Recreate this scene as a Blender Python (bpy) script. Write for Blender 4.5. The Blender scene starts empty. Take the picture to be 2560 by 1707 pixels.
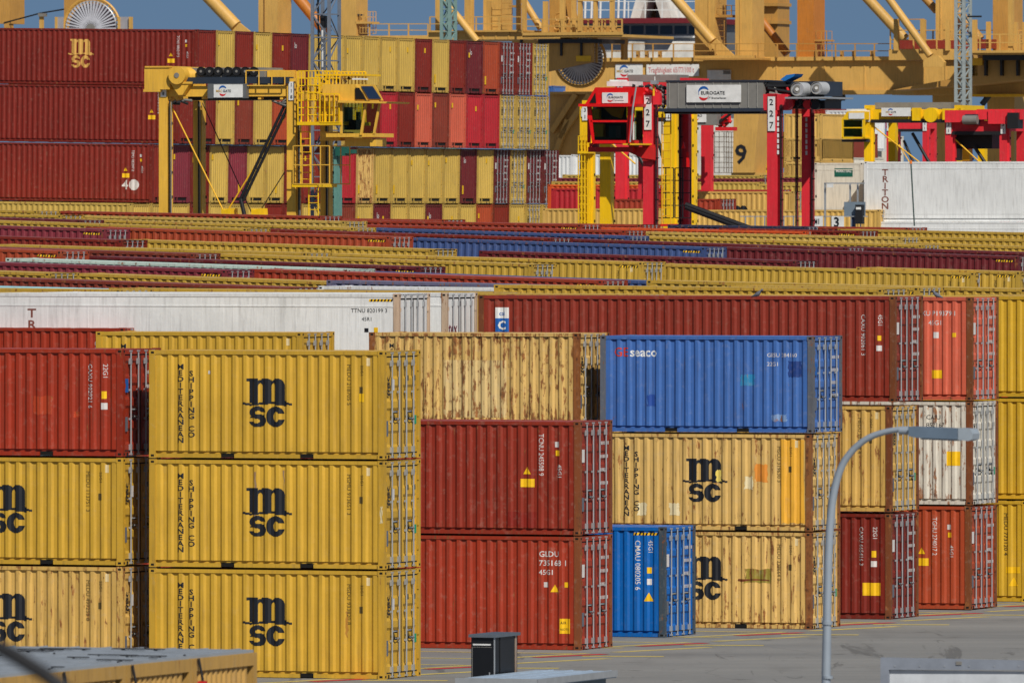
import bpy, bmesh, math, random
from mathutils import Vector, Matrix
R = math.radians
random.seed(7)
# ---------------------------------------------------------------- camera, sky, sun
FPX, YH, HC, ANG = 27900.0, 535.0, 11.1, R(20.3)
SA, CA = math.sin(ANG), math.cos(ANG)
sc = bpy.context.scene
cam_d = bpy.data.cameras.new('camera'); cam = bpy.data.objects.new('camera', cam_d)
sc.collection.objects.link(cam); sc.camera = cam
cam.location = (0, 0, HC); cam.rotation_euler = (R(90), 0, 0)
cam_d.sensor_width = 36; cam_d.lens = FPX / 2560 * 36
cam_d.shift_y = -(853.5 - YH) / 2560
cam_d.clip_start = 1; cam_d.clip_end = 30000
cam_d.dof.use_dof = True; cam_d.dof.focus_distance = 330; cam_d.dof.aperture_fstop = 8
SUN_AZ, SUN_EL = R(43), R(42)          # from the normal of the container sides, towards their door ends
sh = Vector((-SA, -CA, 0)) * math.cos(SUN_AZ) + Vector((CA, -SA, 0)) * math.sin(SUN_AZ)
sun_dir = Vector((sh.x * math.cos(SUN_EL), sh.y * math.cos(SUN_EL), math.sin(SUN_EL)))
w = bpy.data.worlds.new('World'); sc.world = w; w.use_nodes = True
nt = w.node_tree; bg = nt.nodes['Background']
sky = nt.nodes.new('ShaderNodeTexSky'); sky.sky_type = 'NISHITA'; sky.sun_disc = False
sky.sun_elevation = SUN_EL; sky.sun_rotation = math.atan2(sun_dir.x, sun_dir.y)
sky.altitude = 0; sky.air_density = 1.0; sky.dust_density = 0.6; sky.ozone_density = 1.0
_tc = nt.nodes.new('ShaderNodeTexCoord'); _mp = nt.nodes.new('ShaderNodeMapping'); _mp.inputs['Location'].default_value = (0, 0, .26)
nt.links.new(_tc.outputs['Generated'], _mp.inputs[0]); nt.links.new(_mp.outputs[0], sky.inputs[0])
_hs = nt.nodes.new('ShaderNodeHueSaturation'); _hs.inputs['Saturation'].default_value = 1.1; nt.links.new(sky.outputs[0], _hs.inputs['Color'])
_mx = nt.nodes.new('ShaderNodeMix'); _mx.data_type = 'RGBA'; _mx.blend_type = 'MULTIPLY'; _mx.inputs[0].default_value = 1
nt.links.new(_hs.outputs[0], _mx.inputs[6]); _mx.inputs[7].default_value = (1.22, 1.22, 1.2, 1)
nt.links.new(_mx.outputs[2], bg.inputs[0]); bg.inputs[1].default_value = 0.05
ld = bpy.data.lights.new('sun', 'SUN'); ld.energy = 4.1; ld.angle = R(0.5); ld.color = (1.0, 0.95, 0.87)
lo = bpy.data.objects.new('sun', ld); sc.collection.objects.link(lo)
lo.rotation_euler = sun_dir.to_track_quat('Z', 'Y').to_euler()
sc.view_settings.view_transform = 'Standard'; sc.view_settings.look = 'None'
sc.view_settings.exposure = 0.0; sc.view_settings.gamma = 1.0
sc.cycles.max_bounces = 6; sc.cycles.diffuse_bounces = 3; sc.cycles.glossy_bounces = 3
sc.cycles.transmission_bounces = 4; sc.cycles.use_denoising = True

# ---------------------------------------------------------------- frame of the terminal: u along the containers (right), v away, z up
def W(u, v, z): return Vector((u * CA + v * SA, -u * SA + v * CA, z))
def V_at(px, Y): return Y * ((px - 1280) / FPX * SA + CA)
def Q(px, py, v):
    """where the line of sight through a photo point meets the upright plane at distance v -> (u, z)"""
    k = (px - 1280) / FPX
    t = v / (k * SA + CA)
    return t * (k * CA - SA), HC - (py - YH) / FPX * t
def S_at(px, v): return FPX * ((px - 1280) / FPX * SA + CA) / v      # pixels per metre

# ---------------------------------------------------------------- materials
def lin(c): return tuple(((x / 255) / 12.92 if x <= 10 else (((x / 255) + .055) / 1.055) ** 2.4) for x in c)
def nd(nt, t, **kw):
    n = nt.nodes.new(t)
    for k, v in kw.items(): setattr(n, k, v)
    return n
def mnode(nt, op, a, b=None, c=None, clamp=False):
    n = nt.nodes.new('ShaderNodeMath'); n.operation = op; n.use_clamp = clamp
    for i, x in enumerate((a, b, c)):
        if x is None: continue
        if isinstance(x, (int, float)): n.inputs[i].default_value = x
        else: nt.links.new(x, n.inputs[i])
    return n.outputs[0]
def mixc(nt, fac, a, b, mode='MIX'):
    n = nt.nodes.new('ShaderNodeMix'); n.data_type = 'RGBA'; n.blend_type = mode
    for s, x in ((n.inputs[0], fac), (n.inputs[6], a), (n.inputs[7], b)):
        if isinstance(x, (int, float)): s.default_value = x
        elif isinstance(x, tuple): s.default_value = (*x[:3], 1)
        else: nt.links.new(x, s)
    return n.outputs[2]
def noise(nt, vec, scale, detail=4, rough=.55, dist=0):
    n = nt.nodes.new('ShaderNodeTexNoise'); nt.links.new(vec, n.inputs['Vector'])
    n.inputs['Scale'].default_value = scale; n.inputs['Detail'].default_value = detail
    n.inputs['Roughness'].default_value = rough; n.inputs['Distortion'].default_value = dist
    return n.outputs[0]
def scaled(nt, vec, s):
    n = nt.nodes.new('ShaderNodeMapping'); nt.links.new(vec, n.inputs[0]); n.inputs['Scale'].default_value = s
    return n.outputs[0]
def ramp(nt, x, a, b):
    n = nt.nodes.new('ShaderNodeMapRange'); n.clamp = True
    for s, y in ((n.inputs[0], x), (n.inputs[1], a), (n.inputs[2], b)):
        if isinstance(y, (int, float)): s.default_value = y
        else: nt.links.new(y, s)
    return n.outputs[0]

def make_paint():
    """weathered steel paint: the object's colour, its alpha says how rusty"""
    m = bpy.data.materials.new('weathered_paint'); m.use_nodes = True; nt = m.node_tree; b = nt.nodes['Principled BSDF']
    tc = nd(nt, 'ShaderNodeTexCoord'); oi = nd(nt, 'ShaderNodeObjectInfo')
    cb = nd(nt, 'ShaderNodeCombineXYZ')
    off = mnode(nt, 'MULTIPLY', oi.outputs['Random'], 137.0)
    for i in range(3): nt.links.new(off, cb.inputs[i])
    va = nd(nt, 'ShaderNodeVectorMath'); nt.links.new(tc.outputs['Object'], va.inputs[0]); nt.links.new(cb.outputs[0], va.inputs[1])
    vec = va.outputs[0]
    big = noise(nt, vec, .55, 3); streak = noise(nt, scaled(nt, vec, (9, 9, .7)), 1.0, 4)
    fine = noise(nt, vec, 5.5, 8, .65)
    spots = noise(nt, scaled(nt, vec, (1.6, 1.6, .7)), 4.6, 10, .74, .3)
    drip = noise(nt, scaled(nt, vec, (13, 13, 1.1)), 1.0, 3)
    al = oi.outputs['Alpha']
    v1 = ramp(nt, big, .3, .7)
    k = mnode(nt, 'MULTIPLY_ADD', v1, .16, .9)
    k = mnode(nt, 'MULTIPLY', k, mnode(nt, 'MULTIPLY_ADD', ramp(nt, streak, .3, .75), -.12, 1.05))
    k = mnode(nt, 'MULTIPLY', k, mnode(nt, 'MULTIPLY_ADD', oi.outputs['Random'], .14, .90))
    n = nt.nodes.new('ShaderNodeVectorMath'); n.operation = 'SCALE'
    nt.links.new(oi.outputs['Color'], n.inputs[0]); nt.links.new(k, n.inputs['Scale'])
    # bleaching and grime
    faded = mixc(nt, mnode(nt, 'MULTIPLY', ramp(nt, fine, .55, .75), mnode(nt, 'MULTIPLY_ADD', al, .35, .05)), n.outputs[0], (.46, .4, .31))
    grime = mixc(nt, mnode(nt, 'MULTIPLY', ramp(nt, drip, .5, .8), mnode(nt, 'MULTIPLY_ADD', al, .45, .2)), faded, (.07, .05, .035))
    scr = noise(nt, scaled(nt, vec, (17, 17, 1.6)), 1.0, 5, .7)
    scm = mnode(nt, 'MULTIPLY', ramp(nt, scr, .60, .72), ramp(nt, noise(nt, vec, .8, 2), .45, .6))
    light = nt.nodes.new('ShaderNodeVectorMath'); light.operation = 'MULTIPLY_ADD'; nt.links.new(grime, light.inputs[0]); light.inputs[1].default_value = (1.15, 1.15, 1.15); light.inputs[2].default_value = (.10, .085, .07)
    grime = mixc(nt, mnode(nt, 'MULTIPLY', scm, mnode(nt, 'MULTIPLY_ADD', al, .9, .2), clamp=True), grime, light.outputs[0])
    # rust: patches and drips under them
    sum_ = mnode(nt, 'ADD', mnode(nt, 'MULTIPLY', spots, .62), mnode(nt, 'MULTIPLY', drip, .38))
    sx_ = nt.nodes.new('ShaderNodeSeparateXYZ'); nt.links.new(tc.outputs['Object'], sx_.inputs[0])
    edge = mnode(nt, 'ADD', mnode(nt, 'SUBTRACT', 1.0, ramp(nt, sx_.outputs[2], .12, .6)), ramp(nt, sx_.outputs[2], 2.25, 2.6))
    sum_ = mnode(nt, 'ADD', sum_, mnode(nt, 'MULTIPLY', edge, mnode(nt, 'MULTIPLY', al, .075)))
    th = mnode(nt, 'MULTIPLY_ADD', al, -.27, .712)
    mask = ramp(nt, sum_, th, mnode(nt, 'ADD', th, .045))
    rustc = mixc(nt, ramp(nt, fine, .35, .65), (.085, .026, .011), (.36, .125, .028))
    col = mixc(nt, mnode(nt, 'MULTIPLY', mask, .9), grime, rustc)
    nt.links.new(col, b.inputs['Base Color'])
    b.inputs['Metallic'].default_value = 0
    nt.links.new(mnode(nt, 'MULTIPLY_ADD', mask, .35, .5), b.inputs['Roughness'])
    b.inputs['Specular IOR Level'].default_value = .35
    bp = nd(nt, 'ShaderNodeBump'); bp.inputs['Strength'].default_value = .6; bp.inputs['Distance'].default_value = .03
    nt.links.new(mnode(nt, 'ADD', mnode(nt, 'MULTIPLY', noise(nt, vec, 1.3, 4), 1.0), mnode(nt, 'MULTIPLY', fine, .2)), bp.inputs['Height']); nt.links.new(bp.outputs[0], b.inputs['Normal'])
    return m
PAINT = make_paint()
_mats = {}
def mat(name, rgb, rough=.55, metal=0.0, var=.12, spec=.4, scale=3.0):
    """plain material with a little soiling; rgb is given as the sRGB of the surface itself"""
    if name in _mats: return _mats[name]
    m = bpy.data.materials.new(name); m.use_nodes = True; nt = m.node_tree; b = nt.nodes['Principled BSDF']
    tc = nd(nt, 'ShaderNodeTexCoord'); f = noise(nt, tc.outputs['Object'], scale, 6, .6)
    c = lin(rgb); lo_ = tuple(x * (1 - var) for x in c); hi = tuple(min(1, x * (1 + var)) for x in c)
    nt.links.new(mixc(nt, ramp(nt, f, .3, .7), lo_, hi), b.inputs['Base Color'])
    b.inputs['Roughness'].default_value = rough; b.inputs['Metallic'].default_value = metal
    b.inputs['Specular IOR Level'].default_value = spec
    _mats[name] = m; return m
INK = mat('black_ink', (24, 27, 34), .5); WHITE = mat('white_paint', (218, 218, 214), .5)
HOLE = mat('dark_recess', (12, 11, 10), .9, var=.05); GALV = mat('galvanised_steel', (165, 168, 170), .45, .35)
BLACK = mat('black_paint', (30, 30, 32), .5); NAVY = mat('navy_steel', (42, 50, 62), .5)
YSIGN = mat('yellow_sticker', (235, 185, 20), .5); GREEN = mat('green_sticker', (30, 140, 95), .5)
BLUEI = mat('blue_ink', (25, 90, 165), .5); REDI = mat('red_ink', (200, 35, 40), .5)
GREY = mat('grey_panel', (125, 122, 116), .55); GASKET = mat('black_gasket', (38, 38, 40), .8)
RUBBER = mat('tyre_rubber', (28, 28, 28), .85); PALEINK = mat('white_lettering', (205, 200, 196), .6)
YELM = mat('yellow_steel', (232, 176, 30), .5); REDM = mat('red_steel', (205, 30, 34), .5)
BROWNI = mat('brown_lettering', (120, 70, 58), .6); TEAL = mat('teal_steel', (95, 140, 130), .6)
def glass(name='cab_glass', col=(150, 172, 150)):
    m = bpy.data.materials.new(name); m.use_nodes = True; b = m.node_tree.nodes['Principled BSDF']
    b.inputs['Base Color'].default_value = (*lin(col), 1); b.inputs['Roughness'].default_value = .03
    b.inputs['Transmission Weight'].default_value = 1.0; b.inputs['IOR'].default_value = 1.12
    _mats[name] = m; return m
GLASS = glass()

# ---------------------------------------------------------------- mesh helpers
class MB:
    def __init__(s): s.v = []; s.f = []; s.m = []; s.sm = []; s.mats = []
    def mi(s, m):
        if m not in s.mats: s.mats.append(m)
        return s.mats.index(m)
    def add(s, vs, fs, m=None, smooth=False):
        b = len(s.v); i = s.mi(m); s.v += [tuple(x) for x in vs]
        for f in fs: s.f.append([b + k for k in f]); s.m.append(i); s.sm.append(smooth)
        return s
    def box(s, x0, x1, y0, y1, z0, z1, m=None):
        if x0 > x1: x0, x1 = x1, x0
        if y0 > y1: y0, y1 = y1, y0
        if z0 > z1: z0, z1 = z1, z0
        vs = [(x, y, z) for x in (x0, x1) for y in (y0, y1) for z in (z0, z1)]
        return s.add(vs, [(0, 1, 3, 2), (4, 6, 7, 5), (0, 4, 5, 1), (2, 3, 7, 6), (0, 2, 6, 4), (1, 5, 7, 3)], m)
    def tube(s, p, q, r, m=None, n=10, r2=None):
        p, q = Vector(p), Vector(q); d = (q - p).normalized(); a = d.orthogonal().normalized(); b = d.cross(a)
        r2 = r if r2 is None else r2
        vs = [p + (a * math.cos(2 * math.pi * i / n) + b * math.sin(2 * math.pi * i / n)) * r for i in range(n)]
        vs += [q + (a * math.cos(2 * math.pi * i / n) + b * math.sin(2 * math.pi * i / n)) * r2 for i in range(n)]
        s.add(vs, [(i, (i + 1) % n, n + (i + 1) % n, n + i) for i in range(n)], m, n > 6)
        return s.add(vs, [tuple(range(n))[::-1], tuple(range(n, 2 * n))], m)
    def bar(s, p, q, w, h, m=None):
        """square-section beam from p to q; w along y where it can, h across"""
        p, q = Vector(p), Vector(q); d = (q - p).normalized(); y = Vector((0, 1, 0))
        if abs(d.dot(y)) > .9: y = Vector((1, 0, 0))
        c = d.cross(y).normalized(); y = c.cross(d).normalized()
        vs = [o + y * (i * w / 2) + c * (j * h / 2) for o in (p, q) for i, j in ((-1, -1), (1, -1), (1, 1), (-1, 1))]
        return s.add(vs, [(0, 1, 2, 3), (7, 6, 5, 4), (0, 4, 5, 1), (1, 5, 6, 2), (2, 6, 7, 3), (3, 7, 4, 0)], m)
    def poly(s, pts, y0, y1, m=None):
        """prism: outline in x,z pulled from y0 to y1"""
        n = len(pts); vs = [(x, y0, z) for x, z in pts] + [(x, y1, z) for x, z in pts]
        return s.add(vs, [tuple(range(n)), tuple(range(2 * n - 1, n - 1, -1))] + [(i, n + i, n + (i + 1) % n, (i + 1) % n) for i in range(n)], m)
    def ring(s, c, r, t, m=None, n=40, axis='y'):
        c = Vector(c)
        for i in range(n):
            a, b = 2 * math.pi * i / n, 2 * math.pi * (i + 1) / n
            s.tube(c + Vector((math.cos(a) * r, 0, math.sin(a) * r)), c + Vector((math.cos(b) * r, 0, math.sin(b) * r)), t, m, 6)
        return s
    def mesh(s, name):
        me = bpy.data.meshes.new(name); me.from_pydata(s.v, [], s.f)
        for m in s.mats: me.materials.append(m if m else PAINT)
        me.polygons.foreach_set('material_index', s.m); me.polygons.foreach_set('use_smooth', s.sm)
        bm = bmesh.new(); bm.from_mesh(me); bmesh.ops.recalc_face_normals(bm, faces=bm.faces); bm.to_mesh(me); bm.free()
        return me
C = sc.collection
def link(name, me, parent=None, color=None, loc=None):
    o = bpy.data.objects.new(name, me); C.objects.link(o)
    if parent: o.parent = parent
    if color: o.color = color
    if loc: o.location = loc
    return o
def tag(o, label, cat, group=None, kind=None):
    if label: o['label'] = label
    if cat: o['category'] = cat
    if group: o['group'] = group
    if kind: o['kind'] = kind
    return o
def root(name, u, v, z, label, cat, group=None, tilt=0):
    o = bpy.data.objects.new(name, None); C.objects.link(o)
    o.location = W(u, v, z); o.rotation_euler = (0, tilt, -ANG); o.empty_display_size = .5
    return tag(o, label, cat, group)

# ---------------------------------------------------------------- lettering
_txt = {}
def text2d(s, size, bold=0.0, align='LEFT', space=1.0):
    """flat outline faces of a line of text in (x, z)"""
    key = (s, size, bold, align, space)
    if key in _txt: return _txt[key]
    cu = bpy.data.curves.new('t', 'FONT'); cu.body = s; cu.size = size; cu.align_x = align; cu.offset = bold * size
    cu.resolution_u = 2; cu.space_character = space
    ob = bpy.data.objects.new('t', cu); me = bpy.data.meshes.new_from_object(ob)
    vs = [(v.co.x, v.co.y) for v in me.vertices]; fs = [tuple(p.vertices) for p in me.polygons]
    bpy.data.objects.remove(ob); bpy.data.curves.remove(cu); bpy.data.meshes.remove(me)
    _txt[key] = (vs, fs); return vs, fs
class Flat:
    """flat lettering or a sticker, in x,z, that can be pressed onto a corrugated wall"""
    def __init__(s): s.v = []; s.f = []; s.m = []; s.mats = []
    def add(s, vs, fs, m, dx=0, dz=0, rot=0, sx=1.0, sz=1.0):
        if m not in s.mats: s.mats.append(m)
        b = len(s.v); c, si = math.cos(rot), math.sin(rot)
        for x, z in vs:
            x *= sx; z *= sz; s.v.append((x * c - z * si + dx, x * si + z * c + dz))
        for f in fs: s.f.append([b + k for k in f]); s.m.append(s.mats.index(m))
        return s
    def rect(s, x0, x1, z0, z1, m): return s.add([(x0, z0), (x1, z0), (x1, z1), (x0, z1)], [(0, 1, 2, 3)], m)
    def tri(s, x, z, w, m): return s.add([(x - w / 2, z), (x + w / 2, z), (x, z + w * .88)], [(0, 1, 2)], m)
    def text(s, t, size, x, z, m, bold=.0, align='LEFT', rot=0, sx=1.0):
        vs, fs = text2d(t, size, bold, align); return s.add(vs, fs, m, x, z, rot, sx)
    def column(s, t, size, x, z, m, pitch, bold=0.0, sx=1.0):
        for i, ch in enumerate(t):
            if ch != ' ': s.text(ch, size, x, z - i * pitch, m, bold, 'CENTER', 0, sx)
        return s
    def press(s, name, cuts=None, depth=None, y=-.004, bumps=None):
        bm = bmesh.new(); vv = [bm.verts.new((x, 0, z)) for x, z in s.v]
        for f, m in zip(s.f, s.m):
            try: fc = bm.faces.new([vv[k] for k in f]); fc.material_index = m
            except ValueError: pass
        if cuts and s.v:
            xs = [p[0] for p in s.v]; lo_, hi = min(xs), max(xs)
            for c in cuts:
                if lo_ < c < hi:
                    bmesh.ops.bisect_plane(bm, geom=bm.verts[:] + bm.edges[:] + bm.faces[:], plane_co=(c, 0, 0), plane_no=(1, 0, 0), dist=1e-5)
        for v in bm.verts: v.co.y = (depth(v.co.x) if depth else 0) + y
        for f in bm.faces:
            f.normal_update()
            if f.normal.y > 0: f.normal_flip()
        me = bpy.data.meshes.new(name); bm.to_mesh(me); bm.free()
        for m in s.mats: me.materials.append(m)
        return me
def raster(inside, x0, x1, z0, z1, dz, dx):
    """outline shape given as a test, cut in thin strips"""
    vs, fs = [], []; n = int(round((z1 - z0) / dz))
    for i in range(n):
        z = z0 + (i + .5) * dz; run = None; x = x0
        while x <= x1 + dx:
            k = x <= x1 and inside(x, z)
            if k and run is None: run = x - dx / 2
            if not k and run is not None:
                b = len(vs); vs += [(run, z - dz / 2), (x - dx / 2, z - dz / 2), (x - dx / 2, z + dz / 2), (run, z + dz / 2)]
                fs.append((b, b + 1, b + 2, b + 3)); run = None
            x += dx
    return vs, fs
def ship_logo():
    """the stacked letters m / sc with the wave line, 1.0 wide letters, origin at their centre"""
    def ell(x, z, cx, cz, rx, rz): return ((x - cx) / rx) ** 2 + ((z - cz) / rz) ** 2
    def ins(x, z):
        if -.44 <= x <= .44 and .03 <= z <= .62:
            ok = True
            for g0, g1 in ((-.215, -.115), (.11, .205)):
                gm = (g0 + g1) / 2
                if g0 < x < g1 and (z < .43 or ell(x, z, gm, .43, (g1 - g0) / 2, .07) < 1): ok = False
            if x > .24 and z > .42 and ell(x, z, .24, .42, .20, .20) > 1: ok = False
            if -.215 < x < -.13 and z > .565 + (x + .215) * .3: ok = False
            if .02 < x < .165 and z > .62 - (x - .02) * .55 and x < .12: ok = False
            if .12 <= x < .20 and z > .545 + (x - .12) * .9: ok = False
            if ok: return True
        if -.50 <= x <= -.40 and .55 <= z <= .62: return True
        if -.60 <= x <= .62:
            zc = .008 + .03 * math.sin((x + .3) * 3.3) + (.05 * max(0, -x - .42) / .18)
            if abs(z - zc) < .026 + (.03 if x > .2 and x < .5 else 0): return True
        cx = -.235
        if ell(x, z, cx, -.185, .205, .145) <= 1 and ell(x, z, cx + .02, -.19, .07, .045) > 1 and not (x > cx + .03 and z < -.17 and z > -.25): return True
        if ell(x, z, cx + .005, -.375, .22, .155) <= 1 and ell(x, z, cx - .02, -.385, .075, .055) > 1 and not (x < cx - .04 and z > -.40 and z < -.31): return True
        cx = .215; o, i = ell(x, z, cx, -.285, .225, .245), ell(x, z, cx + .015, -.285, .075, .12)
        if o <= 1 and i > 1 and not (x > cx + .03 and abs(z + .285) < .07): return True
        return False
    return raster(ins, -.64, .66, -.56, .66, .0175, .006)
LOGO = ship_logo()
def arc_shape(r0, r1, a0, a1, n=14, taper=True):
    vs, fs = [], []
    for i in range(n + 1):
        a = R(a0 + (a1 - a0) * i / n); k = math.sin(math.pi * min(1, .12 + i / n)) if taper else 1
        rm = (r0 + r1) / 2; h = (r1 - r0) / 2 * max(.12, k)
        vs += [(math.cos(a) * (rm - h), math.sin(a) * (rm - h)), (math.cos(a) * (rm + h), math.sin(a) * (rm + h))]
    for i in range(n): fs.append((2 * i, 2 * i + 1, 2 * i + 3, 2 * i + 2))
    return vs, fs
def gate_sign(fl, cx, cz, wd, ht, word, second=None, mw=WHITE, split=None):
    """white company board: blue arc above, red arc below, the name across"""
    fl.rect(cx - wd / 2, cx + wd / 2, cz - ht / 2, cz + ht / 2, mw); return fl
def gate_marks(cx, cz, wd, ht, word, second=None, split=None):
    fl = Flat(); r = ht * .40; ax = cx - wd * .18
    v, f = arc_shape(r * .62, r, 35, 200); fl.add(v, f, BLUEI, ax, cz + ht * .03)
    v, f = arc_shape(r * .62, r, 215, 340); fl.add(v, f, REDI, ax, cz + ht * .0)
    hs = ht * .27
    if split:
        fl.text(split, hs, ax - wd * .02, cz - hs * .35, mat('ochre_ink', (190, 150, 60)), .02, 'RIGHT')
        fl.text(word, hs, ax + wd * .0, cz - hs * .35, INK, .02, 'LEFT')
    else: fl.text(word, hs, ax - r * .45, cz - hs * .2, INK, .02, 'LEFT', 0, 1.05)
    if second: fl.text(second, hs * .62, ax + r * .5, cz - hs * 1.15, INK, .01, 'LEFT')
    return fl
# ---------------------------------------------------------------- shipping containers
CW = 2.438
PITCH, DEP = .278, .042
def corr_cuts(x0, x1):
    n = int((x1 - x0) / PITCH); pad = ((x1 - x0) - n * PITCH) / 2; cuts = []
    x = x0 + pad
    for i in range(n):
        cuts += [x + .036, x + .094, x + .178, x + .236]; x += PITCH
    return cuts
def corr_y(cuts):
    prof = [0, DEP, DEP, 0]
    def f(x):
        if not cuts or x <= cuts[0] or x >= cuts[-1]: return 0.0
        lo_, hi = 0, len(cuts) - 1
        while hi - lo_ > 1:
            mid = (lo_ + hi) // 2
            if cuts[mid] <= x: lo_ = mid
            else: hi = mid
        a, b = prof[lo_ % 4], prof[hi % 4]; t = (x - cuts[lo_]) / (cuts[hi] - cuts[lo_])
        return a + (b - a) * t
    return f
_tpl = {}
WINK = mat('worn_ink', (84, 70, 34), .6, var=.3, scale=8)
def tpl(L, H, kind):
    """the meshes of a container: origin at its lower front corner at the door end, length to -x"""
    key = (L, H, kind)
    if key in _tpl: return _tpl[key]
    T = {}; reefer = kind == 'reefer'
    px0, px1 = -L + .16, -.16
    cuts = [] if reefer else corr_cuts(px0, px1); yf = corr_y(cuts)
    YP = .022                                       # the wall sits this far behind the posts
    zb, zt = .172, H - .10
    # corner posts with their castings
    def post(b, right, back):
        x0, x1 = (-.16, 0) if right else (-L, -L + .16); y0, y1 = (CW - .14, CW) if back else (0, .14)
        b.box(x0, x1, y0, y1, .118, H - .118)
        x0, x1 = (-.175, .003) if right else (-L - .003, -L + .175); y0, y1 = (CW - .165, CW + .003) if back else (-.003, .165)
        for z0, z1 in ((0, .118), (H - .118, H)): b.box(x0, x1, y0, y1, z0, z1)
        xm = (x0 + x1) / 2
        if not back:
            for z0, z1 in ((.035, .085), (H - .085, H - .035)): b.box(xm - .04, xm + .04, -.006, .0, z0, z1, HOLE)
        if right:
            for z0, z1 in ((.035, .085), (H - .085, H - .035)): b.box(.0, .006, y0 + .045, y1 - .045, z0, z1, HOLE)
            for z in (.42, 1.0, 1.65, H - .5): b.box(-.03, .012, *((.125, .16) if not back else (CW - .16, CW - .125)), z, z + .11, None)
        return b
    T['posts'] = [post(MB(), *k).mesh('corner_post') for k in ((1, 0), (1, 1), (0, 0), (0, 1))]
    b = MB()
    for k in ((1, 0), (1, 1), (0, 0), (0, 1)): post(b, *k)
    nb = len(b.f)
    for y0, y1 in ((.008, .10), (CW - .1, CW - .008)):
        b.box(-L + .175, -.175, y0, y1, H - .10, H - .012)                      # top rails
        inn = .03 if y0 < 1 else -.03
        ya, yb = (y0 + .022, y1) if y0 < 1 else (y0, y1 - .022)
        if L < 7 and not reefer:
            c = -L / 2; xs = -L + .175
            for gc, gw in ((c - 1.02, .36), (c + 1.02, .36)):
                b.box(xs, gc - gw / 2, ya, yb, .012, .108); b.box(gc - gw / 2, gc + gw / 2, ya + .05, yb, .02, .12, HOLE); xs = gc + gw / 2
            b.box(xs, -.175, ya, yb, .012, .108)
        else: b.box(-L + .175, -.175, ya, yb, .012, .108)
        b.box(-L + .175, -.175, (ya + .06 if y0 < 1 else ya), (yb if y0 < 1 else yb - .06), .109, .175)
    b.box(-.12, -.02, .165, CW - .165, H - .13, H - .01)                           # door header
    b.box(-.12, -.03, .165, CW - .165, .015, .12)                                    # sill
    for y in (.32, .62, 1.5, 1.9): b.box(-.03, -.015, y, y + .06, .02, .10, HOLE)
    b.box(-L + .02, -L + .12, .165, CW - .165, H - .13, H - .01)
    b.box(-L + .02, -L + .12, .165, CW - .165, .02, .12)
    fr = MB(); fr.mats = list(b.mats); fr.v = b.v; fr.f = b.f[nb:]; fr.m = b.m[nb:]; fr.sm = b.sm[nb:]
    T['frame'] = b.mesh('frame'); me = fr.mesh('rails_frame'); bm = bmesh.new(); bm.from_mesh(me); bmesh.ops.delete(bm, geom=[v for v in bm.verts if not v.link_faces], context='VERTS'); bm.to_mesh(me); bm.free(); T['rails'] = me
    # side walls
    def wall(y, sgn):
        b = MB(); xs = [px0] + cuts + [px1]
        vs = []
        for x in xs:
            yy = y + sgn * yf(x)
            vs += [(x, yy, zb), (x, yy, zt)]
        b.add(vs, [(2 * i, 2 * i + 2, 2 * i + 3, 2 * i + 1) for i in range(len(xs) - 1)])
        b.add([(px0, y + sgn * (DEP + .03), zb), (px1, y + sgn * (DEP + .03), zb), (px1, y + sgn * (DEP + .03), zt), (px0, y + sgn * (DEP + .03), zt)], [(0, 1, 2, 3)])
        if sgn > 0:
            pass
            if reefer:
                x = px0 + .3
                while x < px1 - .2:
                    b.box(x, x + .012, y - .004, y, zb + .25, zt - .28, None); x += .31
                b.box(px0, px1, y - .012, y, zt - .27, zt - .23, None); b.box(px0, px1, y - .012, y, zb + .2, zb + .24, None)
        return b
    b = wall(YP, 1); T['side_panel'] = b.mesh('side_panel')
    # rear side, blind end, floor, as the shell
    b = wall(CW - YP, -1)
    ec = corr_cuts(.16, CW - .16)
    ef = corr_y(ec); ys = [.14] + ec + [CW - .14]; vs = []
    for y in ys: vs += [(-L + .02 + ef(y), y, .12), (-L + .02 + ef(y), y, H - .12)]
    b.add(vs, [(2 * i, 2 * i + 1, 2 * i + 3, 2 * i + 2) for i in range(len(ys) - 1)])
    b.box(-L + .1, -.1, .1, CW - .1, .1, .14)
    T['shell'] = b.mesh('shell')
    # roof, lightly pressed
    b = MB(); vs = []; n = int((L - .3) / .55); xs = []
    for i in range(n):
        x = -L + .15 + (L - .3) * i / n; p = (L - .3) / n
        xs += [(x, 0), (x + p * .35, 0), (x + p * .45, .018), (x + p * .9, .018)]
    xs.append((-.15, 0))
    for x, dz in xs: vs += [(x, .06, H - .03 + dz), (x, CW - .06, H - .03 + dz)]
    b.add(vs, [(2 * i, 2 * i + 2, 2 * i + 3, 2 * i + 1) for i in range(len(xs) - 1)])
    b.box(-L + .02, -L + .15, .1, CW - .1, H - .05, H - .012); b.box(-.15, -.02, .1, CW - .1, H - .05, H - .012)
    T['roof'] = b.mesh('roof')
    # two doors
    d0, d1 = .14, CW / 2 - .008
    zd0, zd1 = .125, H - .135
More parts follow.
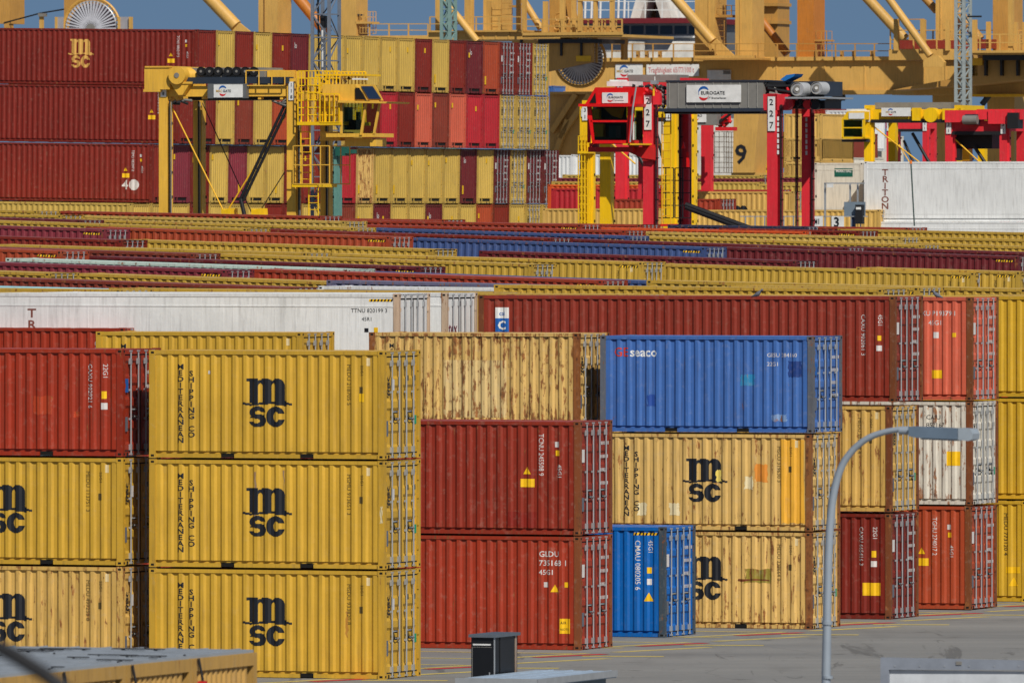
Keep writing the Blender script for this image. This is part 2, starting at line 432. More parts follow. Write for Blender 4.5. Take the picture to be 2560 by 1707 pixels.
    def door(y0, y1):
        b = MB(); xo, xi = -.035, -.07
        if reefer:
            b.box(-.09, xo, y0 + .03, y1 - .03, zd0 + .04, zd1 - .04)
        else:
            n = 5 if H > 2.7 else 4; p = (zd1 - zd0 - .16) / n; pr = [(xo, zd0 + .03)]
            for i in range(n):
                z = zd0 + .10 + i * p; pr += [(xo, z + p * .12), (xi, z + p * .24), (xi, z + p * .72), (xo, z + p * .84)]
            pr.append((xo, zd1 - .03)); vs = []
            for x, z in pr: vs += [(x, y0 + .03, z), (x, y1 - .03, z)]
            b.add(vs, [(2 * i, 2 * i + 1, 2 * i + 3, 2 * i + 2) for i in range(len(pr) - 1)])
            b.box(-.09, xo + .004, y0 + .03, y0 + .10, zd0 + .03, zd1 - .03); b.box(-.09, xo + .004, y1 - .10, y1 - .03, zd0 + .03, zd1 - .03)
        b.box(-.1, -.04, y0, y0 + .03, zd0, zd1, GASKET); b.box(-.1, -.04, y1 - .03, y1, zd0, zd1, GASKET)
        b.box(-.1, -.042, y0 + .03, y1 - .03, zd0, zd0 + .03, GASKET); b.box(-.1, -.042, y0 + .03, y1 - .03, zd1 - .03, zd1, GASKET)
        return b.mesh('door')
    T['door'] = [door(d0, d1), door(CW - d1, CW - d0)]
    bars = []
    for k, y in enumerate((.50, .98, 1.46, 1.94)):
        b = MB(); x = .008
        b.tube((x, y, .07), (x, y, H - .06), .021, GALV, 8)
        for z in (.22, H - .3): b.box(-.04, x + .018, y - .036, y + .036, z - .07, z + .07, GALV)
        for z in (.9, 1.6): b.box(-.04, x + .004, y - .03, y + .03, z - .025, z + .025, GALV)
        s = 1 if k % 2 == 0 else -1
        zh = .95 if k in (1, 3) else 1.12
        b.box(x + .01, x + .03, y, y + s * .30, zh, zh + .028, GALV); b.box(-.04, x + .03, y + s * .23, y + s * .28, zh - .03, zh + .04, BLACK)
        for z in (.035, H - .075): b.box(-.04, x + .03, y - .03, y + .03, z, z + .04, GALV)
        bars.append(b.mesh('locking_bar'))
    T['bars'] = bars
    # a blind end at the near end instead of doors
    b = MB(); vs = []
    ecs = corr_cuts(.16, CW - .16); efs = corr_y(ecs); ys = [.14] + ecs + [CW - .14]
    for y in ys: vs += [(-.03 - efs(y), y, .30), (-.03 - efs(y), y, H - .125)]
    b.add(vs, [(2 * i, 2 * i + 2, 2 * i + 3, 2 * i + 1) for i in range(len(ys) - 1)])
    b.box(-.5, -.04, .165, CW - .165, .03, .30, HOLE)
    b.box(-.03, .0, .15, CW - .15, .27, .31); b.box(-.035, -.002, .165, .42, .01, .27); b.box(-.035, -.002, CW - .42, CW - .165, .01, .27)
    b.box(-.03, -.005, CW / 2 - .5, CW / 2 - .42, .02, .27, None)
    T['end'] = b.mesh('end_panel')
    T['cuts'] = cuts; T['yf'] = lambda x: YP + yf(x); T['L'] = L; T['H'] = H; T['kind'] = kind
    _tpl[key] = T; return T
ALB = 1.1
def colr(rgb, rust=0.2, k=1.0):
    c = lin(rgb); return (min(.9, c[0] * ALB * k), min(.9, c[1] * ALB * k), min(.9, c[2] * ALB * k), rust)
COL = dict(
    msc=(193, 152, 48), msc2=(206, 170, 62), pale=(204, 164, 86), rusty=(208, 170, 98), far_y=(192, 160, 76), mid_y=(184, 149, 56),
    red=(146, 44, 20), dred=(118, 34, 22), brick=(150, 54, 32), crim=(170, 36, 44), maroon=(100, 30, 34), plum=(122, 44, 54),
    orange=(208, 84, 36), rust=(160, 66, 36), salmon=(196, 92, 68), brown=(122, 50, 34), blue=(62, 102, 166), blue2=(0, 94, 172),
    dblue=(58, 78, 124), navy=(44, 50, 74), white=(216, 217, 215), cream=(206, 200, 186), mint=(178, 196, 184), cyan=(150, 200, 205), grey=(88, 92, 104), purple=(100, 98, 122))
def container(u, v, z, L, H, color, label, group='shipping containers stacked in the yard', rust=.2, frust=None, ends='door', kind='dry', tilt=0, detail=2, doorcol=None, name='shipping_container', post=None, cross=False):
    T = tpl(L, H, kind); c = colr(COL[color], rust) if isinstance(color, str) else colr(color, rust)
    o = root(name, u, v, z, label, 'container', group, tilt)
    if cross: o.rotation_euler = (0, 0, -ANG - math.pi / 2)
    fc = (c[0] * .93, c[1] * .92, c[2] * .92, rust if frust is None else frust)
    if detail > 1:
        link('frame', T['rails'], o, (c[0] * .95, c[1] * .95, c[2] * .95, rust * .5 + fc[3] * .35))
        pc = colr(post, fc[3]) if post else fc
        for m in T['posts']: link('corner_post', m, o, pc)
    else: link('frame', T['frame'], o, fc)
    link('side_panel', T['side_panel'], o, c)
    link('shell', T['shell'], o, c); link('roof', T['roof'], o, (*[min(.9, x * 1.05 + .045) for x in c[:3]], rust * .6))  # roof colour lifted: its bright sheen is put into the paint
    if ends == 'door':
        dc = colr(COL[doorcol], rust) if doorcol else (c[0], c[1], c[2], rust * .85)
        for i, m in enumerate(T['door']):
            d = link('door', m, o, dc)
            if detail:
                for bm_ in T['bars'][2 * i:2 * i + 2]: link('locking_bar', bm_, d, c)
    else: link('end_panel', T['end'], o, c)
    return o, T
# -- things painted on a side
def split(fl):
    out = []
    for f, m in zip(fl.f, fl.m):
        g = Flat(); g.add([fl.v[k] for k in f], [tuple(range(len(f)))], fl.mats[m]); out.append(g)
    return out
def patch(o, T, x0, x1, z0, z1, rgb, rust=.6, y=-.003):
    f = Flat(); n = 7; rp = random.Random(int(x0 * 1000)); pts = []
    for i in range(n): pts.append((x0 + (x1 - x0) * i / n + rp.uniform(-.02, .02), z0 + rp.uniform(-.02, .03)))
    for i in range(n): pts.append((x1 + rp.uniform(-.03, .02), z0 + (z1 - z0) * i / n))
    for i in range(n): pts.append((x1 - (x1 - x0) * i / n, z1 + rp.uniform(-.03, .02)))
    for i in range(n): pts.append((x0 + rp.uniform(-.02, .03), z1 - (z1 - z0) * i / n))
    f.add(pts, [tuple(range(len(pts)))], PAINT); link('repair_patch', f.press('repair_patch', T['cuts'], T['yf'], y), o, colr(rgb, rust))
def on_side(o, T, fl, name, y=-.004):
    for g in (split(fl) if name in ('sticker', 'repair_patch', 'emblem') else [fl]): link(name, g.press(name, T['cuts'], T['yf'], y), o)
_std = {}
_rc = random.Random(5)
def code(pre): return f"{_rc.choice(pre)} {_rc.randint(100000, 999999)} {_rc.randint(0, 9)}"
def std_marks(o, T, what):
    """shared painted marks; x is metres from the door end, to the left"""
    key = (id(T), what, _rc.random() if 'code' in what else 0)
    if key not in _std:
        L, H = T['L'], T['H']; out = []
        w0 = what.split('+')
        for k in w0:
            fl = Flat()
            if k == 'logo':
                fl.add(*LOGO, INK, -L / 2, H / 2 + .0, 0, 1.04, 1.02); out.append(('logo', fl))
            elif k == 'logo40y':
                fl.add(*LOGO, mat('gold_lettering', (205, 160, 80)), -L / 2 - .2, H / 2 + .1, 0, 1.15, 1.25); out.append(('logo', fl))
            elif k == 'name':
                fl.column('MEDITERRANEAN', .178, -L + .80, H - .46, INK, .147, .024, 1.25)
                fl.column('SHIPPING', .178, -L + 1.08, H - .62, INK, .147, .024, 1.25)
                fl.column('CO', .178, -L + 1.08, H - .62 - 9 * .147, INK, .147, .024, 1.25); out.append(('lettering', fl))
            elif k == 'code':
                fl.text(code(('MSCU', 'MEDU', 'MSDU', 'MSMU')), .145, -.98, H - .32, WINK, .0, 'LEFT', -math.pi / 2); fl.text('22G1', .12, -.63, H - .34, WINK, 0, 'LEFT', -math.pi / 2)
                fl.rect(-.66, -.56, H - 1.02, H - .86, mat('faded_stamp', (90, 75, 40))); out.append(('lettering', fl))
            elif k == 'wcode':
                fl.text(code(('TCNU', 'TGHU', 'TEMU')), .17, -1.12, H - .32, PALEINK, .0, 'LEFT', -math.pi / 2, .92); fl.text('45G1', .16, -.62, H - 1.1, PALEINK, .004, 'LEFT', -math.pi / 2); out.append(('lettering', fl))
                f2 = Flat(); f2.tri(-1.45, H - 1.35, .22, YSIGN); f2.rect(-1.62, -1.25, H - 1.68, H - 1.47, YSIGN); f2.rect(-.68, -.57, H - .88, H - .74, YSIGN); f2.rect(-.70, -.58, H - .66, H - .52, PALEINK); out.append(('sticker', f2))
            elif k == 'wcode2':
                fl.text(code(('CAXU', 'SEGU', 'GLDU')), .17, -.92, H - .36, PALEINK, .0, 'LEFT', -math.pi / 2, .92); fl.text('22G1', .16, -.52, H - .36, PALEINK, .004, 'LEFT', -math.pi / 2); out.append(('lettering', fl))
                f2 = Flat(); f2.rect(-.56, -.44, H - 1.2, H - 1.02, YSIGN); f2.rect(-.58, -.42, H - 1.46, H - 1.3, PALEINK); out.append(('sticker', f2))
            elif k == 'plate':
                fl.rect(-.47, -.39, H - .36, H - .17, mat('data_plate', (205, 185, 140))); out.append(('data_plate', fl))
            elif k == 'hatch':
                for i in range(7):
                    x = -.9 + i * .1; fl.add([(x, H - .22), (x + .05, H - .22), (x + .08, H - .15), (x + .03, H - .15)], [(0, 1, 2, 3)], YSIGN)
                    fl.add([(x + .05, H - .22), (x + .1, H - .22), (x + .13, H - .15), (x + .08, H - .15)], [(0, 1, 2, 3)], INK)
                out.append(('warning_stripe', fl))
        _std[key] = [(n, g.press(n, T['cuts'], T['yf'])) for n, f in out for g in (split(f) if n == 'sticker' else [f])]
    for n, me in _std[key]: link(n, me, o)
_dm = {}
def door_marks(o, T, kind):
    key = (T['H'], kind)
    if key not in _dm:
        H = T['H']; fl = Flat()
        ink = INK if kind == 'y' else PALEINK
        if kind == 'y':
            fl.text('msc', .30, .42, H - 1.08, INK, .03, 'LEFT', math.pi / 2); fl.rect(.2, .33, .55, .92, mat('grey_label', (95, 100, 110)))
            fl.rect(1.98, 2.22, .82, 1.03, GREEN); fl.rect(.62, .74, H - .95, H - .68, PALEINK); fl.rect(1.56, 1.7, H - .72, H - .6, mat('faded_stamp', (90, 75, 40))); fl.rect(2.02, 2.16, H - .72, H - .6, mat('faded_stamp', (90, 75, 40)))
        else:
            for r_, (a, b_) in enumerate(((1.55, 2.28), (1.6, 2.2), (1.62, 2.1), (1.6, 2.25))):
                z = H - .62 - r_ * .34
                x = a
                while x < b_ - .08: fl.rect(x, x + .06, z, z + .085, ink); x += .1
            fl.rect(.22, .42, H - 1.05, H - .72, PALEINK if kind == 'w' else BLUEI); fl.rect(.22, .38, .6, .95, mat('grey_label', (95, 100, 110)))
        me = fl.press('door_lettering', None, None, 0)
        me.transform(Matrix.Rotation(math.pi / 2, 4, 'Z')); me.transform(Matrix.Translation((-.026, 0, 0)))
        _dm[key] = me
    link('door_lettering', _dm[key], o)
GAP = .03
STD, HQ, L20, L40 = 2.591, 2.896, 6.058, 12.192
def place(px, Y, z, L, H, color, label, **kw):
    v = Y if Y < 0 else V_at(px, Y); v = abs(v); u, _ = Q(px, 0, v); return container(u, v, z, L, H, color, label, **kw)

# ---- the front rows, bottom to top
G1 = 'stacks of containers nearest the lane'
def front():
    # pale first stack of three, with the big black letters
    labs = ['lowest of the three clean yellow containers stacked in the near centre, standing on the asphalt', 'middle one of the three clean yellow containers stacked in the near centre', 'top one of the three clean yellow containers in the near centre, sagging lower left rail']
    for i in range(3):
        o, T = place(961, 266.3, i * (STD + GAP), L20, STD, 'msc', labs[i], group=G1, rust=.12, frust=.38)
        std_marks(o, T, 'logo+name+code+plate'); door_marks(o, T, 'y')
        if i == 2:
            f = Flat(); f.rect(-.67, -.53, H_(T) - 1.22, H_(T) - 1.02, YSIGN); on_side(o, T, f, 'sticker')
            f = Flat(); f.rect(-4.55, -4.49, 2.02, 2.1, PALEINK); on_side(o, T, f, 'sticker')
        if i == 1: patch(o, T, -.12, -.04, 1.1, 1.5, (214, 196, 150), .3, -.024); patch(o, T, -3.35, -3.3, 1.2, 2.3, (150, 120, 90), .5); patch(o, T, -2.62, -2.58, 1.5, 2.35, (150, 120, 90), .5)
        if i == 0: patch(o, T, -1.0, -.95, 1.0, 1.6, (170, 120, 44), .5); patch(o, T, -4.4, -4.3, .2, .5, (160, 112, 40), .6)
    # stack at the left edge
    info = [('pale', 'bottom container at the left edge, pale rusty yellow with black letters', .55, .7, 'logo+name+code+plate', 'y'), ('msc', 'yellow container with black letters at the left edge, under the red one', .14, .2, 'logo+name+code+plate', 'y'), ('red', 'red container on top of the stack at the left edge, orange repair patches', .35, .5, 'wcode2', 'b')]
    for i, (c, lab, r1, r2, mk, dm) in enumerate(info):
        o, T = place(307, -V_at(961, 266.3), i * (STD + GAP) + .02, L20, STD, c, lab, group=G1, rust=r1, frust=r2)
        std_marks(o, T, mk); door_marks(o, T, dm)
        if i == 2:
            patch(o, T, -2.35, -1.85, 1.0, 1.45, (170, 60, 28)); patch(o, T, -1.3, -1.12, .95, 1.08, (175, 62, 28))
    # red pair
    info = [('brick', 'lower of the two brick red containers right of the near yellow stack, on the asphalt'), ('red', 'upper of the two brick red containers right of the near yellow stack')]
    for i, (c, lab) in enumerate(info):
        o, T = place(1450, 284.1, i * (HQ + GAP), L40, HQ, (152, 50, 27) if i == 0 else (138, 44, 26), lab, group=G1, rust=.4, frust=.6, post=(124, 68, 38))
        door_marks(o, T, 'w'); H = HQ
        if i: std_marks(o, T, 'wcode')
        else:
            f = Flat(); f.text('GLDU', .2, -1.12, H - .52, PALEINK, .012); f.text('735168 1', .2, -1.12, H - .75, PALEINK, .012); f.text('45G1', .18, -1.12, H - .98, PALEINK, .008); f.rect(-1.0, -.88, H - 1.3, H - 1.17, PALEINK); on_side(o, T, f, 'lettering')
            f = Flat(); f.tri(-.70, H - 1.42, .22, YSIGN); f.rect(-.44, -.34, H - 1.3, H - 1.17, YSIGN); f.rect(-.56, -.28, .42, .80, YSIGN); on_side(o, T, f, 'sticker')
            f = Flat(); f.text('AIR', .1, -.54, .66, INK); f.text('NOTE', .08, -.54, .5, INK); on_side(o, T, f, 'sticker_text', -.008)
        if i:
            patch(o, T, -2.0, -1.2, .2, .58, (124, 30, 18), .3)
    # short-looking deep blue one
    o, T = place(1662, 292.7, 0, L40, HQ, 'blue2', 'single deep blue container on the asphalt between the red pair and the pale yellow stack', group=G1, rust=.12, frust=.5, post=(62, 74, 84))
    door_marks(o, T, 'w'); H = HQ; f = Flat()
    f.text('CMAU 080205 6', .19, -.83, H - .35, PALEINK, .008, 'LEFT', -math.pi / 2); f.text('45G1', .17, -.47, H - .35, PALEINK, .0, 'LEFT', -math.pi / 2, .92); f.rect(-.50, -.38, H - 1.52, H - 1.36, PALEINK); on_side(o, T, f, 'lettering')
    f = Flat(); f.tri(-.46, H - 1.95, .26, YSIGN); f.rect(-.50, -.38, H - 1.22, H - 1.06, YSIGN); on_side(o, T, f, 'sticker'); std_marks(o, T, 'hatch')
    # k4 : pale yellow, pale yellow, blue
    info = [('rusty', 'rusty pale yellow container on the asphalt, olive patch beside its black letters', .62, .85), ('rusty', 'pale yellow container between the blue container above and another pale one below', .52, .8), ('blue', 'scuffed mid blue container with white lettering, topmost of the right centre stack', .3, .55)]
    for i, (c, lab, r1, r2) in enumerate(info):
        o, T = place(2033 if i == 2 else 2028, 298.4, i * (STD + GAP), L20, STD, c, lab, group=G1, rust=r1, frust=r2, post=(130, 84, 44) if i < 2 else (92, 96, 104)); H = STD
        if i < 2:
            std_marks(o, T, 'logo+name+code+plate'); door_marks(o, T, 'y')
            if i == 0: patch(o, T, -1.9, -1.15, 1.22, 1.6, (150, 134, 52), .75); patch(o, T, -2.1, -1.2, 1.27, 1.33, (112, 56, 30), .9, -.005)
            else:
                patch(o, T, -.88, -.2, .2, STD - .13, (222, 164, 52), .35); patch(o, T, -1.62, -1.25, 1.3, 1.78, (212, 134, 48), .5); patch(o, T, -1.9, -1.66, 1.1, 1.45, (216, 200, 158), .5)
                patch(o, T, -4.95, -4.68, .38, .72, (216, 200, 158), .5); patch(o, T, -4.05, -3.75, .38, .72, (216, 200, 158), .5); patch(o, T, -2.7, -2.56, 1.3, 1.62, (214, 190, 90), .4, -.006)
        else:
            door_marks(o, T, 'b'); f = Flat(); f.text('GE', .34, -L20 + .38, H - .56, mat('orange_lettering', (200, 60, 35)), .012); f.text('seaco', .34, -L20 + .84, H - .56, WHITE, .018)
            f.text('GESU 284160', .15, -1.32, H - .56, PALEINK, .0); f.text('22G1', .15, -1.32, H - .8, PALEINK); on_side(o, T, f, 'lettering')
            patch(o, T, -2.08, -1.66, H - 1.33, H - 1.03, (46, 132, 178), .5); patch(o, T, -.72, -.34, H - 1.1, H - .66, (30, 58, 118), .3); patch(o, T, -1.2, -.75, .3, .5, (120, 150, 190), .6); patch(o, T, -4.75, -4.5, .7, 1.0, (38, 74, 150), .3)
    # same row, left neighbours
    o, T = place(1447, -V_at(2028, 298.4), 2 * (STD + GAP) + .06, L20, STD, 'rusty', 'badly rusted pale yellow container left of the scuffed blue one', group=G1, rust=.72, frust=.8, post=(134, 80, 38))
    f = Flat(); f.rect(-3.9, -2.1, .3, 1.85, PAINT); link('repair_patch', f.press('repair_patch', T['cuts'], T['yf'], -.0015), o, colr((208, 178, 118), .72))
    f = Flat(); f.column('M', .175, -L20 + .64, STD - .42, INK, .15, .012); f.column('E', .175, -L20 + .64, STD - .57, INK, .15, .012); f.column('S', .175, -L20 + .93, STD - .62, INK, .15, .012)
    on_side(o, T, f, 'lettering'); door_marks(o, T, 'y')
    for i, c in ((1, 'maroon'), (0, 'brown')): pass
    o, T = place(755, -V_at(2028, 298.4), 2 * (STD + GAP) + .05, L20, STD, 'msc', 'yellow container peeping out above the near yellow stack, galvanised door rods at its right', group=G1, rust=.15, frust=.35); std_marks(o, T, 'name+plate'); door_marks(o, T, 'y')
    o, T = place(312, -V_at(2028, 302.0), 2 * (STD + GAP) + .12, L20, STD, 'red', 'red container peeping out above the red one at the left edge', group=G1, rust=.2, frust=.4); std_marks(o, T, 'wcode2')
    # white refrigerated ones
    G2 = 'white refrigerated containers'
    o, T = place(997, -V_at(2218, 302.0), 2 * (HQ + GAP) + .16, L40, HQ, 'white', 'long white refrigerated container above the near yellow stack, brown lettering at its left', group=G2, rust=.16, frust=.35, kind='reefer', post=(190, 165, 140))
    f = Flat(); f.column('TRITON', .34, -L40 + 1.25, HQ - .68, BROWNI, .32, .02, 1.25); on_side(o, T, f, 'logo', -.006)
    f = Flat(); f.text('TTNU 820199 3', .16, -1.42, HQ - .52, INK); f.text('45R1', .15, -1.1, HQ - .75, INK); f.rect(-1.02, -.9, HQ - 1.06, HQ - .95, INK); on_side(o, T, f, 'lettering', -.006)
    f = Flat(); f.rect(-.74, -.62, HQ - 1.1, HQ - .93, YSIGN); on_side(o, T, f, 'sticker', -.006); std_marks(o, T, 'hatch')
    o, T = place(1117, -V_at(2218, 305.7), 2 * (HQ + GAP) + .16, L40, HQ, 'white', 'second white refrigerated container, mostly hidden, only its door end showing beside the long red one', group=G2, rust=.2, frust=.5, kind='reefer', post=(188, 165, 140))
    f = Flat(); f.text('tex', .5, .22, HQ - 1.15, mat('plum_lettering', (110, 40, 60)), .01); me = f.press('door_lettering', None, None, 0); me.transform(Matrix.Rotation(math.pi / 2, 4, 'Z')); me.transform(Matrix.Translation((-.02, 0, 0))); link('door_lettering', me, o)
    # right columns
    G3 = 'containers in the right hand columns'
    info = [('dred', 'bottom red container in the column behind the lamp post, yellow square sticker', .25, .75, 'wcode2', 'w'), ('pale', 'ochre yellow container in the middle of the column behind the lamp post', .55, .8, 'code+plate', 'y'), ('brick', 'long dark red container with a blue and white square emblem behind the blue one', .28, .85, '', 'w')]
    for i, (c, lab, r1, r2, mk, dm) in enumerate(info):
        o, T = place((2227, 2228, 2238)[i], 305.7, i * (HQ + GAP) + (.1 if i == 2 else .02 * i), L40, HQ, (132, 46, 30) if i == 2 else c, lab, group=G3, rust=r1, frust=r2 * .7, post=(112, 62, 34))
        if mk: std_marks(o, T, mk)
        door_marks(o, T, dm); H = HQ
        if i == 0:
            f = Flat(); f.rect(-.82, -.3, .65, 1.0, YSIGN); on_side(o, T, f, 'sticker')
        if i == 2:
            f = Flat(); f.rect(-L40 + .50, -L40 + .89, H - .64, H - .34, WHITE); f.rect(-L40 + .50, -L40 + .89, H - 1.02, H - .64, BLUEI); on_side(o, T, f, 'emblem')
            f = Flat(); f.text('cai', .17, -L40 + .60, H - .56, BLUEI, .01); f.text('C', .34, -L40 + .57, H - .95, WHITE, .03); on_side(o, T, f, 'emblem_letter', -.008)
            f = Flat(); f.text('CAXU 902061 3', .18, -1.0, H - .5, PALEINK, .0, 'LEFT', -math.pi / 2, .92); f.text('45G1', .16, -.5, H - .5, PALEINK, .0, 'LEFT', -math.pi / 2, .92); f.rect(-.55, -.4, H - 1.5, H - 1.35, PALEINK); f.rect(-.52, -.42, H - 1.22, H - 1.08, YSIGN); on_side(o, T, f, 'lettering')
    info = [('rust', 'bottom brown red container in the second column from the right, small yellow triangle', .28, .9, 'wcode', 'w'), ('cream', 'dirty white container between two red ones in the second column from the right', .62, .95, '', 'k'), ('salmon', 'salmon red container topmost in the second column from the right', .3, .9, '', 'w')]
    for i, (c, lab, r1, r2, mk, dm) in enumerate(info):
        o, T = place((2426, 2429, 2430)[i], 312.8, i * (HQ + GAP) + .02, L40, HQ, c, lab, group=G3, rust=r1, frust=r2 * .7, post=(118, 66, 36)); H = HQ
        if mk: std_marks(o, T, mk)
        door_marks(o, T, dm if dm != 'k' else 'y')
        if i == 1:
            f = Flat(); f.text('CAIU', .18, -1.35, H - .5, INK); f.text('852167', .18, -1.35, H - .72, INK); f.text('45G1', .18, -1.35, H - .94, INK); on_side(o, T, f, 'lettering'); f = Flat(); f.rect(-.75, -.35, 1.1, 1.5, YSIGN); on_side(o, T, f, 'sticker')
        if i == 2:
            f = Flat(); f.text('LNXU P19379 1', .19, -1.75, H - .52, PALEINK, .008); f.text('45G1', .18, -1.3, H - .78, PALEINK, .008); f.rect(-1.15, -1.0, H - 1.15, H - .98, PALEINK); on_side(o, T, f, 'lettering'); f = Flat(); f.rect(-.6, -.48, H - 1.12, H - 1.0, YSIGN); f.rect(-1.2, -.9, .62, .85, YSIGN); on_side(o, T, f, 'sticker')
    for i, lab in enumerate(['bottom yellow container cut by the right edge, yellow warning triangle', 'middle yellow container cut by the right edge', 'top yellow container cut by the right edge']):
        o, T = place(2568 if i == 0 else 2660, 319.5, i * (HQ + GAP), L40, HQ, (196, 156, 40), lab, group=G3, rust=.1, frust=.2); H = HQ
        if i == 0:
            f = Flat(); f.text('MEDU 773120 4', .18, -.72, H - .35, INK, .0, 'LEFT', -math.pi / 2); on_side(o, T, f, 'lettering'); f = Flat(); f.rect(-.66, -.22, .82, 1.0, YSIGN); f.tri(-.42, .45, .3, YSIGN); on_side(o, T, f, 'sticker')
def H_(T): return T['H']
front()

# ---- rows behind: only their upper edges show. (Y, slope, [(px of door corner, top y there, length, colour, rust, blind?)...])
SL = .0290
mid = [
 (322, .0022, [(690, 733, 40, 'mid_y'), (1600, 735, 40, 'mid_y'), (2500, 739.5, 40, 'mid_y'), (3400, 741, 40, 'mid_y')]),
 (328, .008, [(300, 724, 40, 'mid_y'), (2205, 722, 40, 'mid_y'), (1230, 730, 40, 'mid_y')]),
 (333, .008, [(2295, 718, 20, 'mid_y'), (1745, 725, 40, 'white'), (2020, 729, 20, 'navy')]),
 (338, .020, [(470, 728, 40, 'cyan'), (1750, 722, 40, 'purple'), (2560, 722, 40, 'mid_y')]),
 (345, SL, [(730, 718.5, 40, 'brown')]),
 (352, SL, [(118, 682, 40, 'mid_y'), (1065, 712, 40, 'mid_y')]),
 (359, SL, [(560, 675, 40, 'plum'), (1500, 701, 40, 'brick')]),
 (366, SL, [(865, 673, 40, 'mint'), (1670, 704, 40, 'dblue')]),
 (373, SL, [(148, 627, 40, 'rust'), (1044, 667, 40, 'maroon')]),
 (384, SL, [(480, 634, 40, 'brown'), (1326, 660, 40, 'mid_y')]),
 (391, .0245, [(762, 632, 40, 'mid_y'), (1602, 655, 40, 'mid_y'), (2432, 681, 40, 'mid_y'), (2546, 679, 20, 'mid_y')]),
 (402, SL, [(300, 600, 40, 'dred'), (1078, 623, 40, 'mid_y'), (1985, 652, 40, 'maroon')]),
 (413, SL, [(258, 573, 40, 'plum'), (970, 591, 40, 'rust'), (1758, 618, 40, 'dblue'), (2541, 641, 40, 'maroon')]),
 (424, SL, [(612, 571, 40, 'mid_y'), (1372, 595, 40, 'dred'), (2110, 619, 40, 'maroon'), (2850, 640, 40, 'maroon')]),
 (436, SL, [(196, 550, 40, 'maroon'), (880, 569, 40, 'mid_y'), (1566, 590, 40, 'dblue'), (2300, 612, 40, 'mid_y'), (3000, 630, 40, 'mid_y')]),
 (447, .020, [(150, 538, 40, 'mid_y'), (860, 553, 40, 'far_y'), (1560, 576, 40, 'brick'), (2250, 593, 40, 'far_y'), (2950, 607, 40, 'mid_y')]),
 (455, .018, [(90, 527, 40, 'mid_y'), (800, 540, 40, 'brick'), (1450, 561, 40, 'brick'), (2012, 578, 40, 'orange'), (2145, 577, 20, 'dred'), (2800, 586, 40, 'mid_y')]),
 (462, .012, [(1110, 549, 40, 'brick'), (1600, 561, 40, 'brick'), (2012, 566, 20, 'navy'), (2270, 569, 20, 'brick')]),
]
NUM = ['first', 'second', 'third', 'fourth', 'fifth', 'sixth', 'seventh', 'eighth', 'ninth', 'tenth', 'eleventh', 'twelfth', 'thirteenth', 'fourteenth', 'fifteenth', 'sixteenth', 'seventeenth', 'eighteenth', 'nineteenth', 'twentieth', 'twenty first', 'twenty second', 'twenty third', 'twenty fourth']
CN = dict(mid_y='yellow', far_y='faded yellow', purple='violet grey', white='white', navy='dark navy', cyan='pale cyan roofed', brown='brown', plum='plum red', brick='brick red', mint='mint white roofed', dblue='dark blue', rust='rusty orange', maroon='maroon', dred='dark red', orange='bright orange', pale='pale yellow', crim='crimson', salmon='salmon', red='red', grey='grey', cream='cream', msc='yellow', blue='light blue')
for ri, (Y, sl, items) in enumerate(mid):
    for ci, (px, py, L, c) in enumerate(sorted(items)):
        v = V_at(px, Y); u, z = Q(px, py, v)
        lab = f'{CN[c]} container, {NUM[ci]} from left in the {NUM[ri]} row behind the long white one'
        o, T = container(u, v, z - HQ, L40 if L == 40 else L20, HQ, c, lab, group='containers in the tight rows of the middle distance', rust=.25, frust=.45, tilt=sl, detail=1)
        if c == 'mid_y' and ri in (10, 8): std_marks(o, T, 'hatch+plate+code')
        elif ri % 2 == 0: std_marks(o, T, 'hatch')
# ---------------------------------------------------------------- ground
def asphalt():
    m = bpy.data.materials.new('asphalt'); m.use_nodes = True; nt = m.node_tree; b = nt.nodes['Principled BSDF']
    tc = nd(nt, 'ShaderNodeTexCoord'); vec = tc.outputs['Object']
    a = noise(nt, scaled(nt, vec, (.05, .35, 1)), 1.0, 5); f = noise(nt, vec, 9, 8, .7); g = noise(nt, scaled(nt, vec, (.5, .12, 1)), 1, 4)
    c = mixc(nt, ramp(nt, a, .3, .7), lin((122, 122, 120)), lin((144, 143, 139)))
    c = mixc(nt, mnode(nt, 'MULTIPLY', ramp(nt, g, .55, .75), .35), c, lin((98, 96, 92)))
    c = mixc(nt, mnode(nt, 'MULTIPLY', ramp(nt, f, .35, .7), .4), c, lin((110, 109, 107)))
    jo = noise(nt, scaled(nt, vec, (.9, .06, 1)), 1.0, 6, .6, 1.5)
    c = mixc(nt, mnode(nt, 'MULTIPLY', ramp(nt, jo, .6, .66), .5), c, lin((74, 73, 71)))      # tyre tracks
    st = noise(nt, vec, .8, 5, .6)
    c = mixc(nt, mnode(nt, 'MULTIPLY', ramp(nt, st, .63, .7), .55), c, lin((62, 60, 57)))     # oil spots
    w1 = nt.nodes.new('ShaderNodeTexVoronoi'); w1.feature = 'DISTANCE_TO_EDGE'; nt.links.new(vec, w1.inputs['Vector']); w1.inputs['Scale'].default_value = .16
    c = mixc(nt, mnode(nt, 'MULTIPLY', mnode(nt, 'SUBTRACT', 1.0, ramp(nt, w1.outputs['Distance'], .0, .008)), .22), c, lin((60, 59, 57)))   # cracks
    nt.links.new(c, b.inputs['Base Color']); b.inputs['Roughness'].default_value = .9; b.inputs['Specular IOR Level'].default_value = .2
    return m
g = MB(); N = 1
us = [-6000, -200, -120, 0, 6000]; vs_ = [-200, 240, 330, 700, 9000]
g.add([(*W(u, v, 0)[:2], 0) for v in vs_ for u in us], [(j * 5 + i, j * 5 + i + 1, (j + 1) * 5 + i + 1, (j + 1) * 5 + i) for j in range(4) for i in range(4)], asphalt())
o = link('ground', g.mesh('ground')); tag(o, 'grey asphalt of the container yard', None, kind='structure')
